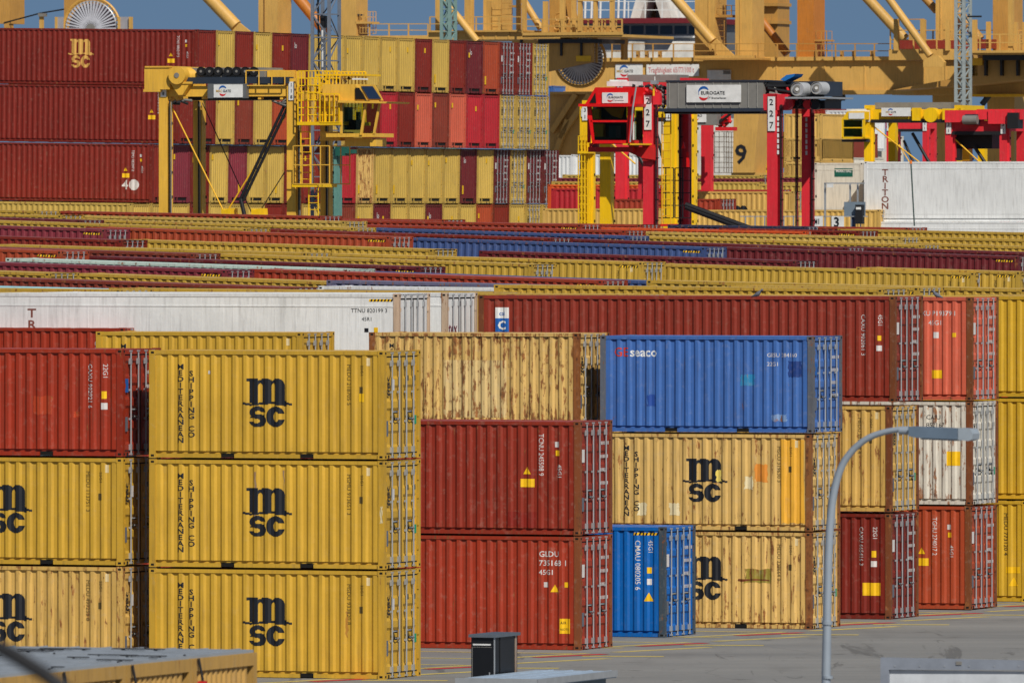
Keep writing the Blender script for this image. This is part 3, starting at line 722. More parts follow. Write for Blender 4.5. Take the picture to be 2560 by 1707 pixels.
# painted marks of the container bays
YM = mat('worn_yellow_marking', (190, 170, 95), .8, var=.25, scale=2.5); RM = mat('worn_red_marking', (190, 52, 50), .8, var=.2, scale=2.5)
def strip(b, u0, v0, u1, v1, wd, z, m):
    d = Vector((u1 - u0, v1 - v0)).normalized(); n = Vector((-d.y, d.x)) * wd / 2
    b.add([(u0 + n.x, v0 + n.y, z), (u1 + n.x, v1 + n.y, z), (u1 - n.x, v1 - n.y, z), (u0 - n.x, v0 - n.y, z)], [(0, 1, 2, 3)], m)
b = MB()
vY = V_at(2004, 296.1); uR, _ = Q(2004, 0, vY)
for k in range(-4, 7):
    v = vY + k * 7.7
    u = uR - .0 * k
    strip(b, u - .9, v - 2.6, u, v, .35, .008, RM)
    strip(b, u - 1.8, v - 4.2, u - .6, v + .4, .3, .004, YM); strip(b, u - .1, v - 1.4, u + 1.9, v - .9, .5, .0045, YM)
    strip(b, u - .2, v + 1.3, u + 1.0, v + 5.2, .36, .004, YM)
    for q in (0, 3.85): strip(b, u - 14, v + q, u - .9, v + q + .05, .3, .005, YM)
o = link('bay_marking', b.mesh('bay_marking')); o.rotation_euler = (0, 0, -ANG); tag(o, 'worn yellow and red bay lines painted on the asphalt', None, kind='structure')
# ---------------------------------------------------------------- the high block of empties far behind
def block():
    Y0 = 555.0; v0 = V_at(493, Y0); u0, ztop = Q(493, 74, v0)
    hs = [2.80, 2.86, 2.90, 2.90]; CP = 2.545
    rows = ['R Y R Y R M Y Y Y Y Y Y R Y R M O Rd Rd Yd', 'R R Y B Y O O R Y Y R C R S B S C C Yd Yd Yd', 'R P R Y P Y Y R R R C A Y Y Y Y Y M Y Md Yd Md Md', 'Y Y Y R Y Y Y R R Y Y B Y M Y Y M Y Y O R Y Yd Yd Yd']
    cm = dict(R=('dred', 'dark red'), Y=('far_y', 'yellow'), M=('maroon', 'maroon'), B=('brown', 'brown'), O=('rust', 'orange brown'), C=('crim', 'crimson'), S=('salmon', 'salmon'), P=('plum', 'plum red'), A=('rusty', 'rusty pale yellow'))
    offs = [0, -1, -2, -3]; us = [0, 0, -.35, -.4]; tn = ['top', 'second', 'third', 'fourth']
    z = ztop
    for t, row in enumerate(rows):
        H = hs[t]; z -= H
        for k, code in enumerate(row.split()):
            c, cn = cm[code[0]]
            if k == 0 and t < 3: c = 'dred'
            side = k == 0
            if side: lab = ['topmost long red container with gold letters at the far left', 'long plain red container under the gold lettered one at far left', 'long red container third down at far left, white round emblem', 'long yellow container at the foot of the far left pile'][t]
            else: lab = f'{cn} container end, {NUM[k]} from the left, {tn[t]} tier of the far high block' if k < 24 else f'yellow container end at the right foot of the far high block'
            L = L40
            o, T = container(u0 + us[t], v0 + (k + offs[t]) * CP, z - .0 * k, L, H, colr_keep(c) , lab, group='empty containers piled in the far high block', rust=.75 if code[0] == 'A' else random.choice((.05, .12, .2, .3)), frust=.45, ends='door' if 'd' in code else 'end', tilt=.0135, detail=1)
            if 'd' in code: door_marks(o, T, 'y' if code[0] == 'Y' else 'w')
            if side and t == 0: std_marks(o, T, 'logo40y')
            if side and t < 3: std_marks(o, T, 'wcode')
            if side and t == 2:
                f = Flat(); f.text('4', .62, -1.62, .66, PALEINK, .03); v_, f_ = arc_shape(0, .27, 0, 360, 24, False); f.add(v_, f_, PALEINK, -1.0, .87); on_side(o, T, f, 'lettering')
            if 'd' not in code and not side:
                f = Flat(); 
                if random.random() < .75:
                    yy = random.choice((.25, .3, 1.3)); zz = random.choice((H - .75, H - .9, .5)); f.rect(yy, yy + .22, zz, zz + (.45 if zz < 1 else .26), YSIGN)
                if code[0] == 'M': f.text('lo', .42, .5, H - .75, PALEINK, .02)
                if f.v: 
                    me = f.press('sticker', None, None, 0); me.transform(Matrix.Rotation(math.pi / 2, 4, 'Z')); me.transform(Matrix.Translation((-.02, 0, 0))); link('sticker', me, o)
        z -= .03
def colr_keep(c): return c
block()
G4 = 'containers standing between the straddle carriers'
def far(px, py, Y, L, H, c, lab, **kw):
    v = V_at(px, Y); u, z = Q(px, py, v); return container(u, v, z - H, L, H, c, lab, group=G4, **kw)
far(1650, 521, 540, L20, HQ, 'pale', 'pale yellow container low between the yellow and the big red straddle carrier', rust=.2)
far(2200, 524, 545, L40, HQ, 'pale', 'pale yellow container low behind the right legs of the big red straddle carrier', rust=.2)
far(1800, 497, 552, L20, HQ, 'brick', 'brick red container behind the hanging black strut', rust=.2)
o, T = far(1985, 478, 560, L20, HQ, 'pale', 'pale yellow container with huge black letters behind the big red straddle carrier', rust=.2)
f = Flat(); f.add(*LOGO, INK, -L20 / 2, HQ / 2 - .2, 0, 1.3, 1.5); on_side(o, T, f, 'logo')
far(2033, 488, 565, L20, HQ, 'rusty', 'rusty pale container end left of the white cabin wall', rust=.7)
far(2085, 480, 570, L20, HQ, 'rust', 'rust red container left of the white cabin wall', rust=.4)
far(1655, 471, 572, L20, HQ, 'crim', 'crimson container right of the far high block', rust=.05)
far(1940, 474, 575, L20, HQ, 'crim', 'crimson container hidden behind the second yellow leg', rust=.1)
for k, (py, Y, c, cn) in enumerate(((462, 585, 'orange', 'orange'), (455, 600, 'far_y', 'faded yellow'), (446, 620, 'plum', 'plum red'), (438, 640, 'far_y', 'faded yellow'))):
    for j, px in enumerate((1905, 2440)):
        far(px if k or j else 1640, py + (k % 2) * j * 2, Y, L40 if k or j else L20, STD, c if not (k == 0 and j) else 'far_y', f'{cn if not (k == 0 and j) else "faded yellow"} container, {("left", "right")[j]} one in the {NUM[k]} thin strip under the far cranes', rust=.2, tilt=.004)
# white ones at right
o, T = far(2876, 403, 541, L40 * 1.2, HQ + .05, 'white', 'long white refrigerated container at the right edge, brown lettering', rust=.12, kind='reefer')
f = Flat(); f.column('TRITON', .42, -L40 * 1.2 + 1.08, HQ - .62, BROWNI, .33, .02, 1.2); on_side(o, T, f, 'logo', -.006)
o, T = far(2876, 554, 540.5, L40 * 1.2, HQ, 'white', 'white container under the long one at the right edge, only its top rail showing', rust=.12, kind='reefer')
o, T = far(2158, 407, 548, 6.058 * .42, HQ, 'cream', 'white container wall with a green label beside the long white one', rust=.25, ends='end', kind='reefer')
f = Flat(); f.rect(-1.5, -.55, 2.2, 2.62, mat('dark_green_label', (20, 90, 75))); on_side(o, T, f, 'sticker', -.006)
f = Flat(); f.text('MARTIAL', .2, -1.42, 2.42, WHITE, .01); on_side(o, T, f, 'sticker_lettering', -.010)
# far right and left gaps
for px, py, Y, c, lab in ((1655, 386, 700, 'white', 'white container under the cab of the big red straddle carrier'), (1560, 388, 706, 'white', 'white container left under the cab of the big red straddle carrier'), (2118, 394, 690, 'cream', 'pale container with a dark blue stroke, far right of the big red straddle carrier'),
                          (2062, 272, 800, 'red', 'red container high behind the right leg of the big red straddle carrier'), (2125, 276, 795, 'white', 'white container with blue emblem high behind the small yellow carrier'), (2115, 334, 790, 'brown', 'brown red container high behind the small yellow carrier'), (2160, 340, 800, 'cream', 'cream container behind the cab of the small yellow carrier'),
                          (2052, 285, 680, 'pale', 'yellow container stack top behind the right leg of the big red carrier'), (2052, 345, 680, 'pale', 'yellow container in the middle of the narrow yellow stack'), (2052, 405, 680, 'pale', 'yellow container low in the narrow yellow stack'),
                          (1385, 215, 900, 'blue', 'light blue container high right of the far high block'), (1385, 302, 900, 'grey', 'slate grey container right of the far high block'), (1385, 385, 900, 'grey', 'lower slate grey container right of the far high block')):
    q = {2118: 2040, 2062: 1980, 2125: 2064, 2115: 2045, 2160: 2112, 2052: 1960, 1385: 1314}.get(px)
    o, T = far(q, py, Y, L20, HQ, c, lab, rust=.15, ends='end', cross=True) if q else far(px, py, Y, L20, HQ, c, lab, rust=.1)
    if 'blue emblem' in lab:
        f = Flat(); v_, f_ = arc_shape(.1, .55, 0, 180, 12); f.add(v_, f_, BLUEI, 1.2, 1.2); me = f.press('emblem_arc', None, None, 0); me.transform(Matrix.Rotation(math.pi / 2, 4, 'Z')); me.transform(Matrix.Translation((.02, 0, 0))); link('emblem_arc', me, o)

# ---------------------------------------------------------------- straddle carriers
class Pl:
    """an upright plane at distance v with a thing standing on it; photo points become local x,z"""
    def __init__(s, px, Y): s.v = V_at(px, Y); s.u = Q(px, 0, s.v)[0]; s.k = Y
    def __call__(s, px, py, dv=0):
        u, z = Q(px, py, s.v + dv); return u - s.u, z
    def root(s, name, label, cat, group=None): return root(name, s.u, s.v, 0, label, cat, group)
def pbox(b, P, x0, x1, y0, y1, d0, d1, m=None):
    a, z1 = P(x0, y0, d0); c, z0 = P(x1, y1, d0); b.box(a, c, d0, d1, z0, z1, m)
def ppoly(b, P, pts, d0, d1, m=None): b.poly([P(x, y, d0) for x, y in pts], d0, d1, m)
def ptube(b, P, x0, y0, x1, y1, r, m=None, d0=0, d1=None, n=8):
    d1 = d0 if d1 is None else d1
    a, z = P(x0, y0, d0); c, z2 = P(x1, y1, d1); b.tube((a, d0, z), (c, d1, z2), r, m, n)
def pbar(b, P, x0, y0, x1, y1, w, h, m=None, d0=0, d1=None):
    d1 = d0 if d1 is None else d1
    a, z = P(x0, y0, d0); c, z2 = P(x1, y1, d1); b.bar((a, d0, z), (c, d1, z2), w, h, m)
def ladder(b, P, px, y0, y1, d, m, w=.4, step=.3):
    x, z1 = P(px, y0, d); _, z0 = P(px, y1, d)
    b.tube((x, d, z0), (x, d, z1), .03, m, 6); b.tube((x + w, d, z0), (x + w, d, z1), .03, m, 6)
    z = z0
    while z < z1: b.tube((x, d, z), (x + w, d, z), .018, m, 5); z += step
def cage(b, P, px0, px1, y0, y1, d0, d1, m, nx=5, nz=4):
    x0, z1 = P(px0, y0, d0); x1, z0 = P(px1, y1, d0)
    for d in (d0, d1):
        for i in range(nx): x = x0 + (x1 - x0) * i / (nx - 1); b.box(x - .02, x + .02, d - .02, d + .02, z0, z1, m)
        for j in range(nz): z = z0 + (z1 - z0) * j / (nz - 1); b.box(x0 + .021, x1 - .021, d - .024, d + .016, z - .02, z + .02, m)
def board(r, P, x0, x1, y0, y1, d, word, second, splt, frame=GREY):
    a, z1 = P(x0, y0, d); c, z0 = P(x1, y1, d)
    b = MB(); b.box(a, c, d - .04, d, z0, z1, WHITE); o = link('sign_board', b.mesh('sign_board'), r)
    fl = gate_marks((a + c) / 2, (z0 + z1) / 2, c - a, z1 - z0, word, second, splt); link('lettering', fl.press('lettering', None, None, d - .05), o); return o
def plate(r, P, x0, x1, y0, y1, d, digits, rot=0):
    a, z1 = P(x0, y0, d); c, z0 = P(x1, y1, d)
    b = MB(); b.box(a, c, d - .03, d, z0, z1, WHITE); o = link('number_plate', b.mesh('number_plate'), r)
    fl = Flat(); n = len(digits); h = (z1 - z0) / n; sz = h * .78
    for i, ch in enumerate(digits): fl.text(ch, min(sz, (c - a) * 1.15), (a + c) / 2, z1 - h * (i + .82) + h * .08, INK, .015, 'CENTER')
    link('number', fl.press('number', None, None, d - .04), o)
def carrier_base(r, P, legs, col, top, d1, lw=.42, dp=.5):
    """legs (px of the near pair), the sills with their wheels, far pair; all reach the ground"""
    xs = [P(px, 300)[0] for px in legs]; zt = P(legs[0], top)[1]
    for i, x in enumerate(xs):
        for d in (0, d1):
            b = MB(); b.box(x - lw / 2, x + lw / 2, d, d + dp, 1.9, zt, None)
            if d == 0: b.box(x + lw / 2, x + lw / 2 + .10, d + .12, d + dp - .1, 1.9, zt - .4, None)
            z = 3
            while z < zt - 1: b.box(x + lw / 2 + .1, x + lw / 2 + .13, d + .2, d + .3, z, z + .12, HOLE); z += 1.1
            link('leg', b.mesh('leg'), r, col)
    for d in (0, d1):
        b = MB(); b.box(xs[0] - 1.2, xs[1] + 1.2, d, d + .5, 1.1, 1.9, None); s_ = link('wheel_beam', b.mesh('wheel_beam'), r, col)
        for k in range(4):
            x = xs[0] - .9 + k * (xs[1] - xs[0] + 1.8) / 3
            b = MB(); b.tube((x, d - .05, .8), (x, d + .5, .8), .8, RUBBER, 20); b.tube((x, d - .07, .8), (x, d + .52, .8), .35, GREY, 12); link('wheel', b.mesh('wheel'), s_)
    return xs, zt
YEL = colr((222, 172, 62), .12); YEL2 = colr((236, 186, 10), .1); REDC = colr((212, 44, 54), .12); REDB = colr((215, 12, 14), .08)
GC = 'straddle carriers'
# --- the yellow one, number 118
P = Pl(408, 500); r = P.root('straddle_carrier', 'yellow straddle carrier numbered 118 before the far high block, cab at its right', 'straddle carrier', GC)
carrier_base(r, P, (408, 728), YEL, 198, 4.1)
b = MB()
for k, px in enumerate((424, 746, 496, 815)): ptube(b, P, px, 250, px + 1, 560, .035, BLACK, -.05 if k < 2 else 4.0); ptube(b, P, px + 4, 255, px + 4, 560, .025, GREY, -.05 if k < 2 else 4.0)
link('leg_conduit', b.mesh('leg_conduit'), r)
b = MB(); pbox(b, P, 419, 716, 216, 241, .1, .7); pbox(b, P, 419, 716, 216, 240, 4.1, 4.7); b.box(-.2, .2, .56, 4.0, 16.2, 16.6); x = P(728, 200)[0]; b.box(x - .2, x + .2, .56, 4.0, 16.2, 16.6)
for px in (438, 505, 645, 700): pbox(b, P, px, px + 7, 240, 249, .15, .5)
link('girder', b.mesh('girder'), r, YEL)
b = MB(); pbox(b, P, 462, 722, 194, 209, -.1, .5, NAVY); pbox(b, P, 470, 722, 242, 250, 1.2, 3.6, BLACK); link('hydraulic_rail', b.mesh('hydraulic_rail'), r)
b = MB(); pbox(b, P, 479, 660, 170, 193, .3, 2.6, GREY); link('engine_housing', b.mesh('engine_housing'), r)
for i in range(7):
    b = MB(); x, z = P(505 + i * 21.5 + (3 if i > 2 else 0), 179, .25); b.tube((x, .3, z), (x, .12, z), .19, BLACK, 20); b.tube((x, .11, z), (x, .10, z), .06, GREY, 12); b.ring((x, .12, z), .19, .02, HOLE, 20); link('cooling_fan', b.mesh('cooling_fan'), r)
b = MB(); pbox(b, P, 361, 424, 169, 224, -.3, 2.2); pbox(b, P, 358, 400, 224, 230, -.3, 2.0); pbox(b, P, 362, 424, 166, 169.5, -.35, 2.2); link('counter_box', b.mesh('counter_box'), r, YEL)
b = MB(); x, z = P(448, 189, -.2); b.tube((x, -.5, z), (x + .0, .9, z), .40, None, 24); b.tube((x, .2, z), (x + .75, .9, z), .38, None, 20); b.tube((x, -.53, z), (x, -.5, z), .12, GREY, 12); link('cable_drum', b.mesh('cable_drum'), r, YEL)
b = MB(); ppoly(b, P, [(426, 209), (474, 209), (456, 238), (446, 238)], -.3, .2); pbox(b, P, 424, 476, 205, 210, -.35, .4); link('drum_bracket', b.mesh('drum_bracket'), r, YEL)
b = MB(); pbox(b, P, 519, 615, 210, 246, -.35, .0, mat('dark_grey_panel', (95, 97, 98))); link('panel_box', b.mesh('panel_box'), r)
board(r, P, 535, 607, 212, 244, -.35, 'GATE', None, 'MSC')
plate(r, P, 402, 416, 197, 242, -.02, '118'); plate(r, P, 722, 736, 205, 251, -.02, '118')
b = MB(); cage(b, P, 615, 712, 177, 214, -.2, 1.2, None, 4, 2); pbox(b, P, 668, 726, 178, 196, .6, 2.4); link('guard_rail', b.mesh('guard_rail'), r, YEL)
b = MB(); cage(b, P, 745, 850, 178, 306, -.4, 2.8, None, 13, 8); cage(b, P, 770, 800, 195, 306, -.7, -.4, None, 3, 7); cage(b, P, 800, 848, 235, 306, -.9, -.4, None, 5, 2); link('stair_cage', b.mesh('stair_cage'), r, YEL2)
b = MB(); pbox(b, P, 742, 852, 305, 313, -.9, 2.8); pbox(b, P, 730, 792, 460, 468, -.9, 1.6); pbox(b, P, 790, 900, 186, 190, .4, 3); link('platform', b.mesh('platform'), r, YEL2)
b = MB(); ladder(b, P, 752, 300, 465, -.6, None, .45); ladder(b, P, 772, 465, 575, -.6, None, .45); link('ladder', b.mesh('ladder'), r, YEL2)
b = MB(); cage(b, P, 733, 824, 365, 460, -.9, 1.6, None, 5, 3); link('guard_rail', b.mesh('guard_rail'), r, YEL)
# cab
b = MB(); ppoly(b, P, [(806, 211), (888, 211), (912, 253), (806, 253)], -.8, 1.0); pbox(b, P, 880, 900, 196, 200, -.4, .6, WHITE); link('cab_roof', b.mesh('cab_roof'), r, YEL)
b = MB(); ppoly(b, P, [(845, 251), (968, 255), (964, 259), (845, 257)], -1.1, 1.8); pbox(b, P, 850, 856, 258, 338, -.8, -.7); ppoly(b, P, [(912, 258), (917, 258), (905, 338), (899, 338)], -.86, -.76); pbox(b, P, 815, 936, 334, 343, -.8, 1.6); pbox(b, P, 850, 857, 258, 338, 1.5, 1.6); ppoly(b, P, [(946, 258), (951, 258), (936, 338), (931, 338)], -.8, -.7); link('cab_frame', b.mesh('cab_frame'), r, YEL)
b = MB(); ppoly(b, P, [(857, 259), (911, 259), (899, 334), (857, 334)], -.76, -.73, GLASS); link('cab_window', b.mesh('cab_window'), r)
b = MB(); ppoly(b, P, [(918, 259), (946, 259), (931, 334), (906, 334)], -.76, -.73, GLASS); link('cab_window', b.mesh('cab_window'), r)
b = MB(); ppoly(b, P, [(903, 216), (931, 216), (952, 248), (922, 248)], -.9, -.84, mat('blue_black_glass', (34, 50, 78), .1)); link('roof_window', b.mesh('roof_window'), r)
b = MB(); ppoly(b, P, [(898, 212), (936, 212), (957, 252), (917, 252)], -.84, -.74); link('window_surround', b.mesh('window_surround'), r, YEL)
b = MB(); ppoly(b, P, [(888, 220), (897, 220), (913, 249), (888, 249)], -.86, -.80, HOLE); link('side_window', b.mesh('side_window'), r)
b = MB(); pbox(b, P, 860, 870, 268, 325, .1, .7, mat('seat_cloth', (62, 92, 108))); pbox(b, P, 868, 890, 300, 325, .1, .8, BLACK); pbox(b, P, 890, 896, 280, 325, .6, .9, mat('green_console', (96, 112, 70))); link('driver_seat', b.mesh('driver_seat'), r)
b = MB(); pbox(b, P, 800, 850, 330, 352, -.3, 1.4); pbox(b, P, 862, 930, 345, 366, -.3, 1.5); pbox(b, P, 925, 940, 350, 366, -.6, .2); pbox(b, P, 927, 934, 330, 340, -.7, -.4); link('cab_support', b.mesh('cab_support'), r, YEL)
b = MB(); ptube(b, P, 712, 262, 600, 500, .075, BLACK, .2); ptube(b, P, 722, 262, 608, 502, .075, BLACK, .2); ptube(b, P, 602, 498, 616, 560, .1, BLACK, .2)
for i in range(9): t = i / 9; ptube(b, P, 712 - 112 * t, 262 + 238 * t, 722 - 112 * t, 264 + 238 * t, .03, BLACK, .2)
link('hose_arm', b.mesh('hose_arm'), r)
for a, c, d, m in (((432, 272), (556, 522), .3, YELM), ((714, 290), (572, 522), .3, YELM), ((506, 258), (628, 530), 4.0, BLACK), ((712, 430), (652, 525), 4.0, BLACK)):
    b = MB(); ptube(b, P, a[0], a[1], c[0], c[1], .035 if m is YELM else .025, m, d); link('hoist_rope', b.mesh('hoist_rope'), r)
for x0 in (553, 628):
    b = MB(); ppoly(b, P, [(x0, 522), (x0 + 8, 526), (x0 + 22, 521), (x0 + 24, 548), (x0, 548)], .1, 1.0); link('spreader_lug', b.mesh('spreader_lug'), r, YEL2)
b = MB(); pbox(b, P, 545, 665, 546, 556, .0, 2.4); link('spreader', b.mesh('spreader'), r, YEL2)
b = MB(); 
for i in range(5): ptube(b, P, 425 + i * 9, 262 - i * 3, 440 + i * 10, 252 + (i % 2) * 8, .06, (GREY, BLACK)[i % 2], .2)
for i in range(6): ptube(b, P, 700 - i * 4, 262 - i * 2, 716, 248 + i * 4, .05, (GREY, BLACK)[i % 2], .1)
for i in range(8): ptube(b, P, 800 + i * 10, 200 - (i % 3) * 6, 812 + i * 9, 206 - (i % 2) * 8, .06, (GREY, BLACK, WHITE)[i % 3], .8)
link('hose_bundle', b.mesh('hose_bundle'), r)

# --- the big red one, number 227
P = Pl(1620, 480); r = P.root('straddle_carrier', 'big red straddle carrier numbered 227 with a long grey housing, cab at its left', 'straddle carrier', GC)
carrier_base(r, P, (1620, 1930), REDC, 236, 4.6, .46, .4)
b = MB()
for k, px in enumerate((1640, 1952, 1700, 1990, 2030)): 
    d = -.05 if k < 2 else 4.5
    for j in range(2): ptube(b, P, px + j * 4, 262, px + j * 4, 585, .035, (BLACK, mat('dull_red_pipe', (120, 36, 40)))[j], d)
    for y in range(290, 560, 52): pbox(b, P, px - 2, px + 6, y, y + 2, d - .05, d + .05, HOLE)
link('leg_conduit', b.mesh('leg_conduit'), r)
b = MB(); ladder(b, P, 1655, 285, 560, .6, YELM, .4, .35); pbox(b, P, 1650, 1672, 560, 566, .3, 1.6, REDM); link('ladder', b.mesh('ladder'), r)
b = MB(); pbox(b, P, 1597, 1650, 232, 262, .0, .6); pbox(b, P, 1908, 1966, 236, 276, .0, .6); x, z = P(1962, 256, 0); b.tube((x, .05, z), (x, .5, z), .34, None, 20); x = P(1620, 240)[0]; b.box(x - .2, x + .2, .6, 4.5, 15.8, 16.2); x = P(1930, 240)[0]; b.box(x - .2, x + .2, .6, 4.5, 15.8, 16.2); link('leg_head', b.mesh('leg_head'), r, REDC)
DG = mat('housing_grey', (122, 120, 114), .6, var=.1)
b = MB(); pbox(b, P, 1666, 1908, 204, 271, .0, 3.6, DG)
for k in range(11): px = 1672 + k * 22; pbox(b, P, px, px + 1.2, 207, 269, -.03, .0, mat('seam_grey', (150, 148, 142)))
link('engine_housing', b.mesh('engine_housing'), r)
b = MB(); pbox(b, P, 1664, 1912, 201.5, 204, -.05, 3.7, NAVY); pbox(b, P, 1645, 1906, 271.5, 279, -.2, .6, NAVY); pbox(b, P, 1660, 1900, 280, 284, .6, 3.4, BLACK); link('hydraulic_rail', b.mesh('hydraulic_rail'), r)
board(r, P, 1717, 1853, 213, 256, -.06, 'EUROGATE', 'CT Bremerhaven', None)
plate(r, P, 1611, 1629, 239, 325, -.03, '227'); plate(r, P, 1920, 1938, 242, 328, -.03, '227')
b = MB(); ppoly(b, P, [(1488, 219), (1588, 219), (1588, 262), (1462, 262)], -1.0, 1.6); link('cab_roof', b.mesh('cab_roof'), r, REDB)
b = MB(); ppoly(b, P, [(1488, 232), (1490, 258), (1473, 258)], -1.03, -.9, HOLE); link('side_window', b.mesh('side_window'), r)
b = MB(); ppoly(b, P, [(1446, 260), (1592, 260), (1590, 267), (1446, 267)], -1.3, 1.9); link('sun_visor', b.mesh('sun_visor'), r, REDB)
board(r, P, 1506, 1570, 232, 258, -1.02, 'EUROGATE', 'CT Bremerhaven', None)
b = MB()
for q in ([(1467, 267), (1477, 267), (1486, 358), (1480, 358)], [(1570, 267), (1586, 267), (1574, 358), (1566, 358)], [(1476, 301), (1571, 301), (1570, 306), (1477, 306)], [(1483, 351), (1571, 351), (1570, 359), (1484, 359)]): ppoly(b, P, q, -1.0, -.88)
pbox(b, P, 1480, 1572, 355, 360, -.9, 1.5); pbox(b, P, 1468, 1475, 267, 357, 1.4, 1.5); pbox(b, P, 1568, 1580, 267, 357, 1.4, 1.5); link('cab_frame', b.mesh('cab_frame'), r, REDB)
for q in ([(1477, 268), (1570, 268), (1571, 301), (1478, 301)], [(1478, 306), (1571, 306), (1569, 351), (1484, 351)]):
    b = MB(); ppoly(b, P, q, -.95, -.92, GLASS); link('cab_window', b.mesh('cab_window'), r)
b = MB(); pbox(b, P, 1586, 1606, 276, 352, -.9, -.85, GLASS); link('cab_window', b.mesh('cab_window'), r)
b = MB(); pbox(b, P, 1482, 1566, 268, 352, 1.3, 1.35, mat('cab_back_wall', (52, 66, 72))); pbox(b, P, 1478, 1498, 272, 298, .9, 1.2, mat('ochre_trim', (190, 160, 40))); ppoly(b, P, [(1508, 270), (1558, 270), (1550, 296), (1530, 290)], 1.0, 1.25, mat('ochre_trim', (190, 160, 40))); pbox(b, P, 1484, 1508, 310, 342, .9, 1.2, mat('ochre_trim', (190, 160, 40))); pbox(b, P, 1522, 1540, 315, 345, .3, .9, mat('seat_cloth', (62, 92, 108))); pbox(b, P, 1590, 1606, 278, 350, 1.2, 1.25, mat('green_console', (96, 112, 70))); link('driver_seat', b.mesh('driver_seat'), r)
b = MB(); pbox(b, P, 1470, 1582, 368, 380, -.6, .3); ppoly(b, P, [(1570, 368), (1636, 368), (1636, 400), (1606, 396), (1570, 380)], -.25, .02); pbox(b, P, 1473, 1480, 358, 368, -.6, .3); pbox(b, P, 1572, 1580, 350, 368, -.6, .3); pbox(b, P, 1606, 1636, 362, 402, -.2, -.02); link('cab_support', b.mesh('cab_support'), r, colr((205, 36, 34), .1))
b = MB(); pbox(b, P, 1557, 1606, 359, 363, -1.2, 1.2, YELM); link('platform', b.mesh('platform'), r)
b = MB(); pbox(b, P, 1517, 1572, 204, 216, -.2, 1.6, WHITE); pbox(b, P, 1524, 1545, 200, 204, .0, 1.2, WHITE); link('air_conditioner', b.mesh('air_conditioner'), r)
b = MB(); ptube(b, P, 1590, 220, 1582, 270, .04, GALV, -1.3); ptube(b, P, 1582, 270, 1575, 356, .04, GALV, -1.3); link('drain_pipe', b.mesh('drain_pipe'), r)
b = MB(); ptube(b, P, 1634, 240, 1634, 205, .05, YELM, -.3); pbox(b, P, 1626, 1641, 202, 211, -.5, -.2, GALV); ptube(b, P, 1637, 202, 1637, 192, .02, WHITE, -.3); link('beacon_mast', b.mesh('beacon_mast'), r)
b = MB()
for i in range(16):
    x = 1575 + i * 5.5; ptube(b, P, x, 212 + (i * 7) % 11, x + 12, 216 + (i * 5) % 17, .07, (BLACK, GREY, REDM, BLACK)[i % 4], .3 + (i % 3) * .4)
for i in range(10): ptube(b, P, 1650 + (i % 3) * 4, 215 + i * 6, 1660, 222 + i * 6, .08, (BLACK, GREY)[i % 2], .3)
link('hose_bundle', b.mesh('hose_bundle'), r)
b = MB(); pbox(b, P, 1908, 1962, 206, 236, .5, 3.0, BLACK); pbox(b, P, 1960, 2058, 204, 240, .8, 3.4, NAVY); pbox(b, P, 1975, 2062, 251, 272, .4, 2.6, BLACK)
x, z = P(2040, 262, .3); b.tube((x, .1, z), (x, .6, z), .22, BLACK, 16); x, z = P(2022, 262, .3); b.tube((x, .1, z), (x, .6, z), .2, REDM, 16)
for i in range(26): ptube(b, P, 1905 + (i * 31) % 150, 207 + (i * 13) % 60, 1915 + (i * 29) % 150, 212 + (i * 17) % 56, .07, (BLACK, GREY, REDM, BLACK, NAVY)[i % 5], .2 + (i % 3) * .1)
link('drive_unit', b.mesh('drive_unit'), r)
b = MB(); pbox(b, P, 1962, 2066, 243, 247, -.6, 3.0, GALV); link('platform', b.mesh('platform'), r)
for px, py, rr in ((1998, 224, .30), (2046, 221, .27)):
    b = MB(); x, z = P(px, py, -.2); b.tube((x, -.45, z), (x + .12, .25, z), rr, mat('drum_grey', (168, 170, 172)), 24); b.tube((x - .0, -.47, z), (x + .0, -.45, z), rr * .6, GREY, 16); b.tube((x, -.5, z), (x, -.47, z), rr * .25, WHITE, 12); b.ring((x, -.46, z), rr * .95, .02, GREY, 20); link('white_drum', b.mesh('white_drum'), r)
b = MB(); ppoly(b, P, [(1950, 200), (1966, 188), (1988, 185), (1984, 192), (1962, 203)], .5, 1.6, mat('blue_flap', (28, 108, 180))); link('blue_flap', b.mesh('blue_flap'), r)
b = MB(); ptube(b, P, 1714, 512, 1880, 573, .12, BLACK, 1.0); ptube(b, P, 1714, 518, 1872, 577, .12, BLACK, 1.0)
for i in range(10): t = i / 10; ptube(b, P, 1714 + 160 * t, 512 + 59 * t, 1722 + 158 * t, 520 + 58 * t, .05, BLACK, 1.0)
link('hose_arm', b.mesh('hose_arm'), r)
b = MB(); cage(b, P, 1645, 1684, 420, 545, .8, 3.0, BLACK, 3, 5); link('stair_cage', b.mesh('stair_cage'), r)
b = MB(); ppoly(b, P, [(1703, 372), (1708, 355), (1712, 372)], 1.4, 1.5); pbox(b, P, 1716, 1722, 380, 418, 1.4, 1.5); link('guard_flap', b.mesh('guard_flap'), r, REDB)
b = MB()
for px in (1946, 2019): 
    x, z = P(px, 300, .2 if px < 2000 else 4.9)
    z_ = P(px, 292, 0)[1]
    for k in range(7): b.box(x + .02, x + .10, (-.03 if px < 2000 else 4.55), (-.01 if px < 2000 else 4.58), z_ - k * .24 - .17, z_ - k * .24, WHITE)
link('height_marks', b.mesh('height_marks'), r)

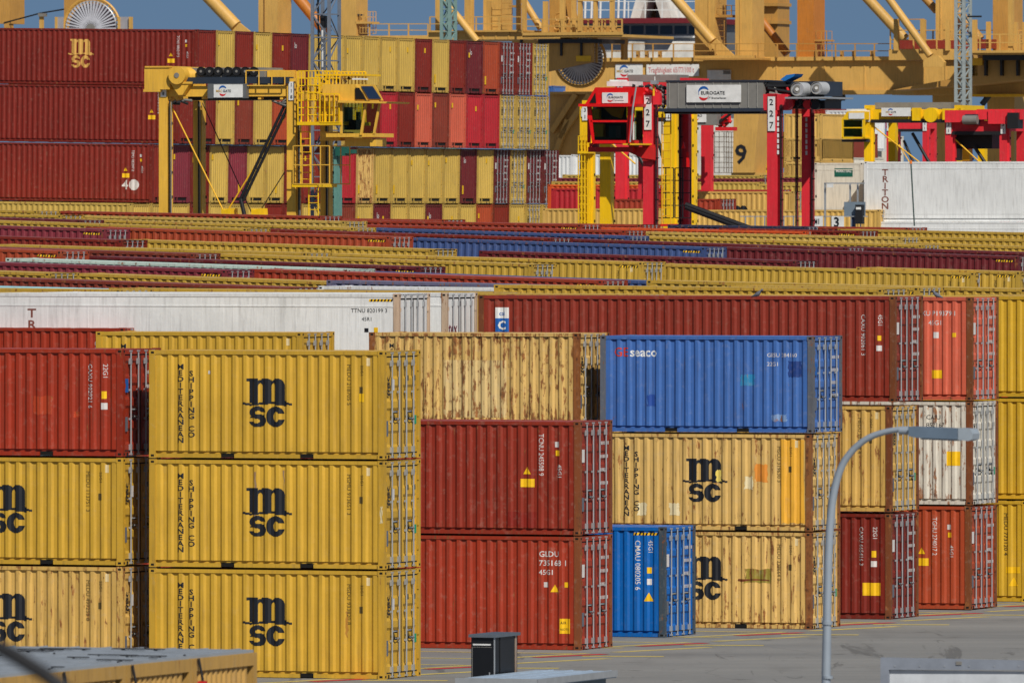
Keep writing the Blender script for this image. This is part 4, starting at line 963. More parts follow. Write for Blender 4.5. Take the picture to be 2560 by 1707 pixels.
# --- smaller carriers behind
def small(label, legs, Y, top, d1, colr_, boardpx, word, splt, cab=None, lw=.42, second=None):
    P = Pl(legs[0], Y); r = P.root('straddle_carrier', label, 'straddle carrier', GC); s = FPX / Y
    carrier_base(r, P, legs, colr_, top, d1, lw)
    b = MB(); pbox(b, P, legs[0] - 6, legs[1] + 6, top + 2, top + .62 * s, .1, .7); pbox(b, P, legs[0], legs[1], top + 2, top + .5 * s, d1, d1 + .6); pbox(b, P, legs[0] - 8, legs[0] + 8, top - .2 * s, top + .6 * s, 0, d1); pbox(b, P, legs[1] - 8, legs[1] + 8, top - .2 * s, top + .6 * s, 0, d1); link('girder', b.mesh('girder'), r, colr_)
    b = MB(); pbox(b, P, legs[0] + 8, legs[1] - 8, top + .62 * s, top + .8 * s, -.1, 1.2, BLACK); pbox(b, P, legs[0] + 18, legs[1] - 16, top - .35 * s, top + .0 * s, .8, 2.6, GREY); link('engine_housing', b.mesh('engine_housing'), r)
    if boardpx: board(r, P, boardpx[0], boardpx[1], boardpx[2], boardpx[3], -.12, word, second, splt)
    w = .13 * s
    plate(r, P, legs[0] - w, legs[0] + w, top + .1 * s, top + .75 * s, -.04, '12' if splt else '31'); plate(r, P, legs[1] - w, legs[1] + w, top + .1 * s, top + .75 * s, -.04, '12' if splt else '31')
    if cab:
        x0, x1, y0, y1 = cab; h = y1 - y0
        b = MB(); ppoly(b, P, [(x0 + 14, y0), (x1, y0), (x1, y0 + h * .3), (x0, y0 + h * .3)], -.9, 1.2); pbox(b, P, x0, x0 + 4, y0 + h * .3, y1, -.9, -.8); pbox(b, P, x1 - 6, x1, y0 + h * .3, y1, -.9, -.8); pbox(b, P, x0, x1, y1 - 4, y1, -.9, 1.2); pbox(b, P, x0 + 4, x1 - 6, y0 + h * .58, y0 + h * .62, -.9, -.85); link('cab_frame', b.mesh('cab_frame'), r, colr_)
        b = MB(); pbox(b, P, x0 + 4, x1 - 6, y0 + h * .3, y1 - 4, -.82, -.8, GLASS); link('cab_window', b.mesh('cab_window'), r)
        b = MB(); pbox(b, P, x0 + 6, x1 - 8, y0 + h * .32, y1 - 6, .6, .7, mat('green_console', (96, 112, 70))); link('driver_seat', b.mesh('driver_seat'), r)
        b = MB(); pbox(b, P, x0 + 18, x1 - 2, y0 + h * .05, y0 + h * .27, -.95, -.91, WHITE); link('sign_board', b.mesh('sign_board'), r)
        b = MB(); pbox(b, P, x0 + 12, x1, y0 - 6, y0, -.3, 1.0, WHITE); link('air_conditioner', b.mesh('air_conditioner'), r)
        b = MB(); pbox(b, P, x0, x1 + 8, y1 + 2, y1 + 8, -.4, 1.0, NAVY); link('cab_support', b.mesh('cab_support'), r)
    b = MB(); ptube(b, P, legs[0] + 8, top + .9 * s, (legs[0] * .4 + legs[1] * .6), 410, .04, YELM, .2); link('hoist_rope', b.mesh('hoist_rope'), r)
    b = MB(); ptube(b, P, legs[0] * .45 + legs[1] * .55 - 12, top + 1.4 * s, legs[0] * .3 + legs[1] * .7 + 4, 420, .1, BLACK, .8); link('hose_arm', b.mesh('hose_arm'), r)
    return P, r
P, r = small('yellow straddle carrier at the right behind the white containers, cab at its left', (2169, 2394), 640, 272, 4.4, YEL2, (2204, 2277, 270, 291), 'GATE', 'MSC', (2104, 2162, 279, 347))
b = MB(); pbox(b, P, 2280, 2300, 270, 302, -.2, .1); x, z = P(2330, 288, 0); b.tube((x, -.3, z), (x, .4, z), .42, None, 20); pbox(b, P, 2356, 2384, 272, 300, -.2, .2); link('cable_drum', b.mesh('cable_drum'), r, YEL2)
b = MB(); pbox(b, P, 2404, 2422, 281, 302, -.2, .4, WHITE); link('number_plate', b.mesh('number_plate'), r)
P, r = small('red straddle carrier cut by the right edge, beside the small yellow one', (2372, 2508), 600, 300, 3.0, REDC, None, '', None, None, .42)
b = MB(); pbox(b, P, 2362, 2440, 276, 306, -.3, 1.2); pbox(b, P, 2470, 2530, 276, 310, -.3, 1.2); x, z = P(2440, 290, -.3); b.box(x, x + 2.6, -.2, .6, z - .2, z + .35); link('lifting_head', b.mesh('lifting_head'), r, REDC)
b = MB(); pbox(b, P, 2412, 2440, 286, 312, -.6, .2, NAVY); pbox(b, P, 2518, 2545, 282, 322, -.5, .4, BLACK); x, z = P(2426, 300, -.6); b.tube((x - .4, -.6, z), (x + .4, -.6, z), .24, GREY, 14); link('winch', b.mesh('winch'), r)
b = MB(); pbox(b, P, 2382, 2480, 330, 372, 1.0, 2.4, BLACK); pbox(b, P, 2382, 2400, 372, 402, 1.0, 1.4, GREY); pbox(b, P, 2406, 2424, 374, 402, 1.0, 1.4, YELM); link('drive_unit', b.mesh('drive_unit'), r)
P, r = small('second red straddle carrier mostly hidden behind number 227, small sign on grey box', (1550, 1708), 560, 205, 3.4, REDC, None, '', None, None, .5)
b = MB(); pbox(b, P, 1722, 1792, 268, 313, -.1, 1.4, DG); o = link('panel_box', b.mesh('panel_box'), r); board(r, P, 1728, 1766, 276, 306, -.14, 'EURO', None, None)
b = MB()
for i in range(16): ptube(b, P, 1786 + (i * 13) % 42, 280 + (i * 7) % 40, 1794 + (i * 17) % 36, 284 + (i * 11) % 44, .09, (REDM, BLACK, REDM)[i % 3], .3 + (i % 4) * .3)
pbox(b, P, 1788, 1830, 318, 327, 0, .8, REDM); link('hose_bundle', b.mesh('hose_bundle'), r)
P, r = small('yellow straddle carrier hidden behind the cab of number 227, striped legs', (1463, 1672), 530, 262, 2.8, YEL2, None, '', None, None, .55)
b = MB(); cage(b, P, 1446, 1462, 340, 575, -.7, -.2, None, 3, 12); pbox(b, P, 1444, 1470, 378, 384, -.8, .2); link('stair_cage', b.mesh('stair_cage'), r, YEL2)
b = MB(); pbox(b, P, 1453, 1470, 272, 292, -.06, -.01, WHITE); link('number_plate', b.mesh('number_plate'), r)
small('red straddle carrier seen between the legs of the small yellow one', (2222, 2312), 760, 300, 1.6, REDC, None, '', None, None, .34)
# ---------------------------------------------------------------- quay cranes
CRY = colr((214, 168, 88), .16, .86); CRD = colr((196, 146, 72), .25, .85); ORG = colr((196, 122, 46), .25, .85)
class Part:
    def __init__(s, r, name, col): s.r = r; s.n = name; s.c = col; s.b = MB()
    def __enter__(s): return s.b
    def __exit__(s, *a): link(s.n, s.b.mesh(s.n), s.r, s.c)
def rails(b, P, x0, x1, y, d, h=1.1, m=None, step=1.6, d1=None):
    """guard rail along a deck edge: y is the deck level in the photo"""
    a, z = P(x0, y, d); c, z2 = P(x1, y, d); n = max(1, int(abs(c - a) / step))
    for i in range(n + 1):
        t = i / n; x = a + (c - a) * t; zz = z + (z2 - z) * t; b.box(x - .05, x + .05, d - .05, d + .05, zz, zz + h, m)
    for k in (.5, 1.0): b.bar((a, d, z + h * k), (c, d, z2 + h * k), .06, .07, m)
def reel(r, P, px, py, d, rad_px, Y, spokes=44, name='cable_reel'):
    s = FPX / Y; R0 = rad_px / s; x, z = P(px, py, d)
    b = MB(); b.tube((x, d + .25, z), (x, d + .32, z), R0 * .93, mat('plum_cable', (122, 96, 110), .7), 48); o = link(name, b.mesh(name), r)
    b = MB()
    for i in range(spokes):
        a = 2 * math.pi * i / spokes; b.bar((x + math.cos(a) * R0 * .12, d, z + math.sin(a) * R0 * .12), (x + math.cos(a) * R0, d, z + math.sin(a) * R0), .18, .12, mat('spoke_grey', (190, 190, 196)))
        b.bar((x + math.cos(a) * R0 * .98, d + .1, z + math.sin(a) * R0 * .98), (x + math.cos(a) * R0 * 1.12, d + .1, z + math.sin(a) * R0 * 1.12), .12, .10, CRYM)
    b.tube((x, d - .2, z), (x, d + .2, z), R0 * .17, GREY, 20); b.ring((x, d, z), R0, .06, GALV, 44); b.ring((x, d + .1, z), R0 * 1.12, .12, CRYM, 44)
    link('reel_spokes', b.mesh('reel_spokes'), o)
CRYM = mat('crane_yellow', (205, 155, 72), .5)
GCR = 'quay cranes'
def tcyl(b, P, x0, y0, x1, y1, rpx, Y, d=0, cap=True):
    r_ = rpx * Y / FPX; ptube(b, P, x0, y0, x1, y1, r_, None, d, d, 20)
# middle crane (portal beam, twin legs)
YC = 900.0
P = Pl(1560, YC); r = P.root('quay_crane', 'ochre quay crane with the long portal beam and white boards', 'quay crane', GCR)
with Part(r, 'portal_beam', CRY) as b:
    pbox(b, P, 1372, 2442, 150, 229, 0, 3.2); pbox(b, P, 1366, 2446, 229, 235, -.5, 3.8); pbox(b, P, 1366, 2446, 146, 150, -.4, 3.6)
    for px in (1372, 1700, 1940, 2060, 2160, 2308, 2362, 2390): pbox(b, P, px, px + 3, 150, 229, -.05, 0)
with Part(r, 'walkway', CRD) as b:
    rails(b, P, 1530, 1735, 146, -.6, 1.15); rails(b, P, 1735, 1895, 146, -3.2, 1.15); rails(b, P, 1895, 2235, 146, -.6, 1.15); pbox(b, P, 1735, 1897, 146, 150, -3.4, -.4)
    for px in (1590, 1612, 1645, 2035, 2130, 2175, 2100): pbox(b, P, px, px + 5, 128, 146, -.3, .2)
with Part(r, 'leg', CRY) as b: pbox(b, P, 1737, 1787, -60, 148, .1, 3.0); pbox(b, P, 1770, 1772.5, -60, 148, .05, .1)
with Part(r, 'leg', CRY) as b: pbox(b, P, 1838, 1881, -60, 148, .1, 3.0); pbox(b, P, 1849, 1851, -60, 148, .05, .1)
with Part(r, 'leg', CRD) as b: pbox(b, P, 1890, 1944, -60, 148, 14, 17); pbox(b, P, 1890, 1944, 8, 16, 13.5, 17); pbox(b, P, 1890, 1944, 52, 60, 13.5, 17)
with Part(r, 'leg', ORG) as b: pbox(b, P, 1993, 2034, -60, 150, .6, 3.4)
with Part(r, 'brace_tube', CRY) as b: tcyl(b, P, 1640, -60, 1782, 104, 12.5, YC, -1.0)
with Part(r, 'clevis', CRY) as b:
    ppoly(b, P, [(1776, 112), (1790, 98), (1842, 146), (1800, 148)], -1.5, -1.2); ppoly(b, P, [(1776, 112), (1790, 98), (1842, 146), (1800, 148)], -.8, -.5)
    pbox(b, P, 1736, 1884, 140, 150, -3.3, -.4)
with Part(r, 'brace_tube', ORG) as b: tcyl(b, P, 1880, 20, 1968, 136, 10.5, YC, 5)
with Part(r, 'ladder', CRD) as b:
    ladder(b, P, 1790, -40, 148, .4, None, .7, .45); cage(b, P, 1798, 1828, 14, 40, .2, 1.8, None, 3, 3); pbox(b, P, 1788, 1828, 38, 44, .2, 1.8)
with Part(r, 'ladder', CRD) as b: cage(b, P, 2040, 2066, 78, 150, 1, 2.4, None, 3, 4); pbox(b, P, 2036, 2070, 100, 104, .8, 2.4)
for x0, x1, y0, y1, w_, s_, sp in ((1539, 1607, 161, 196, 'GATE', None, 'MSC'),): board(r, P, x0, x1, y0, y1, -.12, w_, s_, sp)
b = MB(); pbox(b, P, 1616, 1747, 162, 191, -.2, -.12, WHITE); o = link('sign_board', b.mesh('sign_board'), r)
f = Flat(); a, z = P(1621, 182, -.22); f.text('Tragfähigkeit 65/77/100 t', .62, a, z, mat('faded_red_ink', (205, 120, 120)), .005, 'LEFT', 0, .62); link('lettering', f.press('lettering', None, None, -.22), o)
b = MB(); pbox(b, P, 1768, 1827, 176, 200, -.2, -.12, WHITE); o = link('sign_board', b.mesh('sign_board'), r)
b = MB(); pbox(b, P, 1808, 1826, 177, 186, -.23, -.2, GREY); link('sign_patch', b.mesh('sign_patch'), o)
with Part(r, 'leg', CRY) as b:            # the lower leg with the big nine
    ppoly(b, P, [(1838, 235), (1899, 235), (1896, 300), (1884, 432), (1832, 432), (1834, 300)], -4.5, -1.5); pbox(b, P, 1828, 1960, 432, 438, -4, 0)
f = Flat(); a, z = P(1837, 408, -4.55); f.text('9', 2.1, a, z, INK, .02); link('number', f.press('number', None, None, -4.55), r)
with Part(r, 'bogie', YEL2) as b: pbox(b, P, 1876, 1912, 398, 420, 3, 6); pbox(b, P, 1950, 1990, 330, 420, 5, 8); pbox(b, P, 1884, 1908, 406, 440, 3, 5)
with Part(r, 'stair_tower', CRD) as b: cage(b, P, 1786, 1822, 330, 432, 5, 8, None, 4, 9)
with Part(r, 'leg', CRY) as b: pbox(b, P, 2331, 2392, 235, 420, -4, -1)
with Part(r, 'leg', CRY) as b: pbox(b, P, 2468, 2536, 235, 420, -4, -1)
with Part(r, 'cable_arm', CRD) as b: ptube(b, P, 2060, 262, 2110, 238, .3, NAVY, 1); ptube(b, P, 2085, 238, 2100, 256, .2, NAVY, 1); pbox(b, P, 2076, 2098, 248, 252, .5, 2, NAVY)
# crane with the machinery deck (left of the middle)
P = Pl(1300, 880); r = P.root('quay_crane', 'ochre quay crane with cable reel and deck posts above the far high block', 'quay crane', GCR)
with Part(r, 'deck', CRY) as b:
    pbox(b, P, 1071, 1308, 80, 99, -6, 4); pbox(b, P, 1071, 1308, 77, 80, -6.3, 4.2)
    pbox(b, P, 1306, 1556, 88, 93, -7, 5); pbox(b, P, 1306, 1400, 93, 97, -7, 5); pbox(b, P, 1306, 1556, 82, 88, -7.1, -6.9)
    for px in range(1110, 1300, 32): pbox(b, P, px, px + 3, 80, 99, -6.06, -6)
with Part(r, 'guard_rail', CRY) as b: rails(b, P, 1075, 1306, 78, -6.2, 1.1); rails(b, P, 1306, 1555, 84, -7, 1.1); rails(b, P, 1400, 1555, 84, -6.8, 1.1, None, .45); rails(b, P, 1306, 1555, 84, 4.5, 1.1)
for x0, x1, y0, d in ((1088, 1100, -60, -5), (1161, 1172, -60, -5), (1174, 1181, -60, 0), (1216, 1224, 3, -3), (1290, 1299, -60, -4), (1304, 1313, -60, -5), (1357, 1367, 4, -5), (1399, 1410, -60, -5.5), (1428, 1437, 2, -4), (1444, 1453, 0, -6), (1483, 1491, 0, -6), (1524, 1533, 0, -6)):
    with Part(r, 'post', CRY) as b: pbox(b, P, x0, x1, y0, 88, d, d + .4)
with Part(r, 'top_bar', CRY) as b: pbox(b, P, 1444, 1533, 0, 3, -6.05, -5.55); pbox(b, P, 1488, 1490, 3, 40, -5.9, -5.7)
with Part(r, 'leg', CRY) as b: pbox(b, P, 1208, 1232, -60, 80, 1, 4); pbox(b, P, 1232, 1252, -60, 80, 1, 3.5)
with Part(r, 'leg', CRD) as b: pbox(b, P, 1373, 1404, -60, 100, .5, 4); ppoly(b, P, [(1404, -60), (1420, -60), (1440, 95), (1428, 95)], 1, 2)
with Part(r, 'ladder', CRD) as b: ladder(b, P, 1254, -40, 80, -.5, None, .9, .45); pbox(b, P, 1272, 1292, 14, 19, -1, 1)
with Part(r, 'brace_tube', CRY) as b: tcyl(b, P, 1078, -40, 1193, 104, 9, 880, -6.6)
with Part(r, 'brace_tube', CRY) as b: tcyl(b, P, 1290, -30, 1352, 72, 8.5, 880, -3)
with Part(r, 'machinery', CRD) as b:
    for i in range(14): pbox(b, P, 1372 + i * 12, 1381 + i * 12, 62 + (i * 5) % 14, 82, -1.5 + (i % 3), 0 + (i % 3))
    for k in (44, 54, 64): b.ring((P(1388 + (k % 7) * 5, k, -1)[0], -1, P(1390, k, -1)[1]), .35, .08, None, 14)
with Part(r, 'trolley_girder', CRD) as b:
    ppoly(b, P, [(1280, 101), (1480, 101), (1480, 156), (1280, 198)], -9.0, -8.4); pbox(b, P, 1440, 1476, 140, 154, -9.1, -9.0, YELM)
    for px in (1300, 1350, 1400, 1450): pbox(b, P, px, px + 5, 99, 140, -9.2, -9.02, BLACK)
with Part(r, 'understructure', CRD) as b: pbox(b, P, 1345, 1505, 99, 108, -9.5, -4.2, BLACK); pbox(b, P, 1488, 1493, 99, 158, -8.3, -8.1); pbox(b, P, 1552, 1559, 93, 150, 2, 3)
reel(r, P, 1449, 150, -3.0, 60, 877)
with Part(r, 'leg', CRD) as b: ppoly(b, P, [(1374, 235), (1510, 235), (1493, 330), (1462, 440), (1374, 440)], -12, -9)
with Part(r, 'shade_slab', CRY) as b: b.box(P(1280, 150, -9)[0] + 11, P(1374, 300, -12)[0] + 26, -35, -20.8, 40, 40.5)  # unseen thin slab added high overhead to shade the leg and girder
with Part(r, 'sun_shade_truss', CRD) as b:
    pbox(b, P, 1374, 1505, 230, 236, -12.5, -2)
    for a, c in (((1380, 330), (1440, 236)), ((1400, 345), (1475, 236)), ((1380, 410), (1420, 300))): pbar(b, P, a[0], a[1], c[0], c[1], .4, .4, None, -12.4)
# left crane, mostly hidden by the block
P = Pl(700, 890); r = P.root('quay_crane', 'ochre quay crane behind the lattice mast at the left, fat sloping tubes', 'quay crane', GCR)
with Part(r, 'leg', CRY) as b: pbox(b, P, 646, 694, -60, 130, .0, 3.0); pbox(b, P, 659, 661, -60, 120, -.05, 0, mat('seam_brown', (120, 80, 40)))
with Part(r, 'leg', CRY) as b: pbox(b, P, 851, 890, -60, 130, .0, 2.6)
with Part(r, 'brace_tube', CRY) as b: tcyl(b, P, 470, -60, 590, 66, 16, 890, -1)
with Part(r, 'brace_tube', ORG) as b: tcyl(b, P, 700, -60, 818, 84, 14, 890, 3)
with Part(r, 'clevis', CRY) as b: ppoly(b, P, [(580, 78), (598, 58), (640, 92), (600, 100)], -1.6, -1.3); ppoly(b, P, [(580, 78), (598, 58), (640, 92), (600, 100)], -.8, -.5)
with Part(r, 'sill_beam', CRY) as b: pbox(b, P, 560, 1070, 92, 150, 0, 3)
with Part(r, 'stair_platform', CRY) as b: cage(b, P, 900, 922, 29, 84, .2, 1.8, None, 4, 5); pbox(b, P, 888, 928, 55, 60, .0, 1.8); pbox(b, P, 888, 901, 36, 40, .3, 1, NAVY); rails(b, P, 924, 1070, 92, .3, 1.0)
# far left crane with a reel
P = Pl(200, 890); r = P.root('quay_crane', 'brown quay crane post and big cable reel peeping over the far left pile', 'quay crane', GCR)
with Part(r, 'leg', CRD) as b: pbox(b, P, 160, 226, -60, 130, 3, 6)
reel(r, P, 228, 72, -.2, 68, 890)
with Part(r, 'guard_frame', CRY) as b:
    for px in (137, 294, 322): pbox(b, P, px, px + 4.5, 43, 120, -.5, 0)
    pbox(b, P, 98, 104, 42, 120, -.5, .0); pbox(b, P, 95, 107, 34, 42, -.7, .2, GREY); pbox(b, P, 141, 158, 43, 75, -.3, -.2, mat('mesh_grey', (150, 148, 152))); pbox(b, P, 298, 322, 43, 75, -.3, -.2, mat('mesh_grey', (150, 148, 152)))
with Part(r, 'post', CRD) as b: pbox(b, P, -8, 25, -60, 60, 0, 3); pbox(b, P, 10, 22, 60, 120, 0, 1)
with Part(r, 'cable', CRD) as b: ptube(b, P, 10, 58, 100, 34, .06, BLACK, 0); ptube(b, P, 100, 34, 160, 24, .06, BLACK, 0)
# right crane
P = Pl(2400, 880); r = P.root('quay_crane', 'ochre quay crane at the right edge with rails and short posts on its deck', 'quay crane', GCR)
with Part(r, 'deck', CRY) as b:
    pbox(b, P, 2222, 2400, 124, 150, -4, 4); pbox(b, P, 2400, 2620, 127, 132, -7, 5); pbox(b, P, 2432, 2620, 132, 137, -6.5, 5); pbox(b, P, 2428, 2456, 146, 164, -4.2, -3.4, YELM); pbox(b, P, 2430, 2444, 164, 190, -4, -3.4, YELM)
with Part(r, 'guard_rail', CRY) as b: rails(b, P, 2226, 2400, 124, -4, 1.5); rails(b, P, 2400, 2600, 128, -6.8, 1.3); rails(b, P, 2226, 2600, 124, 4, 1.5)
with Part(r, 'machinery', colr((130, 45, 34), .3)) as b: pbox(b, P, 2242, 2472, 100, 122, 0, 2)
for x0, x1, y0, d in ((2234, 2245, 48, -4.2), (2300, 2312, 50, -4.2), (2272, 2280, 62, 3), (2363, 2373, 50, -4.3), (2339, 2346, 52, 3), (2430, 2440, 50, -5), (2465, 2474, 55, 0), (2534, 2542, 56, -1), (2520, 2532, -60, -6), (2556, 2566, 56, -5)):
    with Part(r, 'post', CRY) as b: pbox(b, P, x0, x1, y0, 127, d, d + .4)
with Part(r, 'top_bar', CRD) as b: pbox(b, P, 2240, 2310, 48, 50, -4.1, -3.9)
with Part(r, 'leg', CRY) as b: pbox(b, P, 2339, 2381, -60, 124, 1, 4); pbox(b, P, 2350, 2352, -60, 124, .95, 1)
with Part(r, 'leg', CRD) as b: pbox(b, P, 2482, 2528, -60, 127, 2, 5)
with Part(r, 'brace_tube', CRY) as b: tcyl(b, P, 2135, -40, 2262, 98, 13, 880, 4)
with Part(r, 'brace_tube', CRY) as b: tcyl(b, P, 2195, -40, 2326, 140, 9.5, 880, -5)
with Part(r, 'brace_tube', CRD) as b: tcyl(b, P, 2270, -50, 2342, 28, 10, 880, 5)
with Part(r, 'brace_tube', CRD) as b: tcyl(b, P, 2355, -20, 2450, 100, 13, 880, 2)
with Part(r, 'gusset', CRY) as b: ppoly(b, P, [(2308, 152), (2330, 140), (2345, 140), (2360, 156), (2358, 168), (2308, 168)], -5.8, -5.2)
with Part(r, 'lower_beam', CRY) as b: ppoly(b, P, [(2230, 228), (2300, 214), (2440, 196), (2640, 186), (2640, 238), (2230, 238)], 1, 5)
with Part(r, 'trolley_girder', CRD) as b:
    ppoly(b, P, [(2230, 226), (2300, 212), (2400, 194), (2456, 134), (2640, 134), (2640, 190), (2440, 212)], -4, 2)
with Part(r, 'understructure', CRD) as b:
    pbox(b, P, 2456, 2640, 137, 150, -6, -4.1, BLACK)
    for px in (2460, 2500, 2540): pbox(b, P, px, px + 5, 150, 190, -4.6, -4.05, BLACK)
with Part(r, 'bracket', CRY) as b: pbox(b, P, 2430, 2550, 236, 242, 0, 3, YELM); ptube(b, P, 2455, 262, 2472, 240, .25, NAVY, 1)

# ---------------------------------------------------------------- the ship's bridge
P = Pl(1600, 1050); r = P.root('container_ship', 'grey and white ship bridge with dark windows behind the portal beam', 'ship')
HULLG = mat('ship_grey', (128, 132, 140), .6); SW = mat('ship_white', (212, 208, 198), .6, var=.25, scale=.6)
b = MB(); pbox(b, P, 1440, 1742, 58, 130, 0, 12, HULLG); pbox(b, P, 1440, 1742, 128, 460, 0, 12, SW); pbox(b, P, 1790, 1845, 82, 150, 0, 10, mat('ship_dark_grey', (88, 92, 98), .6)); link('wheelhouse', b.mesh('wheelhouse'), r)
b = MB(); pbox(b, P, 1430, 1742, 47, 58, -2, 13, mat('ship_maroon', (110, 26, 34), .6)); link('monkey_deck', b.mesh('monkey_deck'), r)
for i in range(6):
    b = MB(); pbox(b, P, 1542 + i * 36, 1574 + i * 36 - 2, 66, 86, -.1, 0, mat('bridge_glass', (22, 34, 52), .1)); link('bridge_window', b.mesh('bridge_window'), r)
b = MB(); pbox(b, P, 1440, 1742, 92, 95, -.4, 0, WHITE); ppoly(b, P, [(1656, 148), (1682, 104), (1740, 104), (1740, 148)], -4, -.2, SW); ppoly(b, P, [(1562, 148), (1572, 104), (1580, 104), (1575, 148)], -4, -.2, SW); link('bridge_wing', b.mesh('bridge_wing'), r)
b = MB(); ppoly(b, P, [(1576, 47), (1600, -40), (1625, -40), (1600, 47)], 2, 6, SW); ppoly(b, P, [(1625, -40), (1650, -40), (1680, 47), (1652, 47)], 2, 6, SW); ppoly(b, P, [(1610, -40), (1640, -40), (1640, 47), (1610, 47)], 5, 8, mat('mast_brown', (120, 88, 56), .7)); link('radar_mast', b.mesh('radar_mast'), r)
b = MB(); rails(b, P, 1445, 1740, 47, -1.8, 1.6, WHITE, 1.5)
for px in (1462, 1478, 1500, 1545, 1560): ptube(b, P, px, 47, px + 2, -20, .12, WHITE, 1)
link('ship_rail', b.mesh('ship_rail'), r)

# ---------------------------------------------------------------- lattice masts
def lattice(px0, px1, y0, y1, Y, m, label, dw=1.5, step=None, zbot=0, extra=None):
    P = Pl((px0 + px1) / 2, Y); r = P.root('lattice_mast', label, 'lattice mast', 'lattice masts')
    x0 = P(px0, y0)[0]; x1 = P(px1, y0)[0]; zt = P(px0, y0)[1]; wd = x1 - x0; s = FPX / Y
    wd2 = wd - dw * .37 if wd > dw * .6 else wd * .6
    b = MB(); t = .045 * 42 / s * 1.2
    cs = [(x0, 0), (x0 + wd2, 0), (x0, dw), (x0 + wd2, dw)]
    for x, d in cs: b.box(x - t * 1.6, x + t * 1.6, d - t * 1.6, d + t * 1.6, zbot, zt, m)
    link('mast_leg', b.mesh('mast_leg'), r)
    step = step or wd2 * 1.3; b = MB(); z = zbot; k = 0
    while z < zt:
        z2 = min(z + step, zt)
        for (xa, da), (xb, db) in (((x0, 0), (x0 + wd2, 0)), ((x0 + wd2, 0), (x0 + wd2, dw)), ((x0, dw), (x0 + wd2, dw)), ((x0, 0), (x0, dw))):
            b.bar((xa, da, z), (xb, db, z), t * 1.3, t * 1.3, m)
            if k % 2: b.bar((xa, da, z), (xb, db, z2), t * 1.2, t * 1.2, m)
            else: b.bar((xb, db, z), (xa, da, z2), t * 1.2, t * 1.2, m)
        z = z2; k += 1
    link('mast_bracing', b.mesh('mast_bracing'), r); return P, r
P, r = lattice(781, 847, -80, 535, 513, mat('mast_grey', (108, 116, 128), .5), 'grey lattice mast rising before the far high block behind the yellow carrier', 1.3)
b = MB(); ptube(b, P, 808, 60, 812, 540, .12, WHITE, .4); ptube(b, P, 795, 0, 798, 200, .05, BLACK, .4); pbox(b, P, 800, 812, 40, 70, .2, .6, BLACK); link('cable_bundle', b.mesh('cable_bundle'), r)
P, r = lattice(827, 850, 366, 535, 511, TEAL, 'short teal lattice mast with a signal head right of the yellow carrier', .6)
b = MB(); pbox(b, P, 838, 862, 366, 390, -.2, .5, mat('dark_teal', (30, 88, 76))); pbox(b, P, 862, 880, 374, 384, -.2, .4, mat('dark_teal', (30, 88, 76))); pbox(b, P, 832, 846, 372, 540, .1, .5, TEAL); link('signal_head', b.mesh('signal_head'), r)
lattice(1104, 1138, -80, 98, 700, mat('pale_teal_steel', (120, 148, 142), .6), 'thin teal lattice mast behind the far high block near the ochre crane', 1.0)
P, r = lattice(2390, 2428, -80, 290, 700, mat('mast_green_grey', (150, 158, 156), .5), 'tall grey lattice mast above the small red carrier at the right', 1.3)
b = MB(); pbox(b, P, 2418, 2452, 40, 44, .2, .4, BLACK); link('cross_arm', b.mesh('cross_arm'), r)
# thin whip antenna at right
P = Pl(2280, 500); r = P.root('whip_antenna', 'thin dark mast before the long white container at the right edge', 'antenna mast')
b = MB(); ptube(b, P, 2286, 565, 2277, 402, .035, mat('mast_dark_green', (70, 84, 80)), 0); link('antenna_rod', b.mesh('antenna_rod'), r)
b = MB(); x, z = P(2277, 404); b.tube((x, 0, z - .1), (x, 0, z + .05), .06, mat('orange_lamp', (225, 120, 40)), 10); link('lamp_cap', b.mesh('lamp_cap'), r)
# ---------------------------------------------------------------- reefer platform by the white containers
P = Pl(2110, 520); r = P.root('plug_platform', 'galvanised railing with white number boards below the white container wall', 'platform', )
b = MB()
pbox(b, P, 1850, 2168, 540, 542.5, 0, .1, GALV)
for px in range(1862, 2168, 24): pbox(b, P, px, px + 2.2, 540, 575, 0, .06, GALV)
link('railing', b.mesh('railing'), r)
b = MB(); pbox(b, P, 2060, 2063.5, 458, 575, 0, .1, GALV); pbox(b, P, 2060, 2160, 457, 460, 0, .1, GALV); pbox(b, P, 2123, 2126, 458, 505, .2, .3, GALV); pbox(b, P, 2142, 2145, 458, 505, .2, .3, GALV); pbox(b, P, 2067, 2080, 460, 469, -.2, .0, WHITE); link('cable_gantry', b.mesh('cable_gantry'), r)
b = MB(); pbox(b, P, 2028, 2056, 541, 568, -.12, -.05, WHITE); o = link('number_board', b.mesh('number_board'), r); f = Flat(); a, z = P(2038, 560); f.text('III', .36, a, z, INK, .0); link('number', f.press('number', None, None, -.14), o)
b = MB(); pbox(b, P, 2079, 2109, 541, 568, -.12, -.05, WHITE); o = link('number_board', b.mesh('number_board'), r); f = Flat(); a, z = P(2086, 566.5); f.text('3', .62, a, z, INK, .02); link('number', f.press('number', None, None, -.14), o)
b = MB(); pbox(b, P, 2110, 2152, 505, 540, .2, .9, mat('cabinet_grey', (112, 126, 138))); pbox(b, P, 2138, 2156, 512, 560, -.1, .2, BLACK); pbox(b, P, 2140, 2152, 518, 524, -.13, -.1, WHITE); pbox(b, P, 2128, 2136, 540, 575, .1, .3, mat('work_blue', (36, 52, 84))); link('switch_cabinet', b.mesh('switch_cabinet'), r)

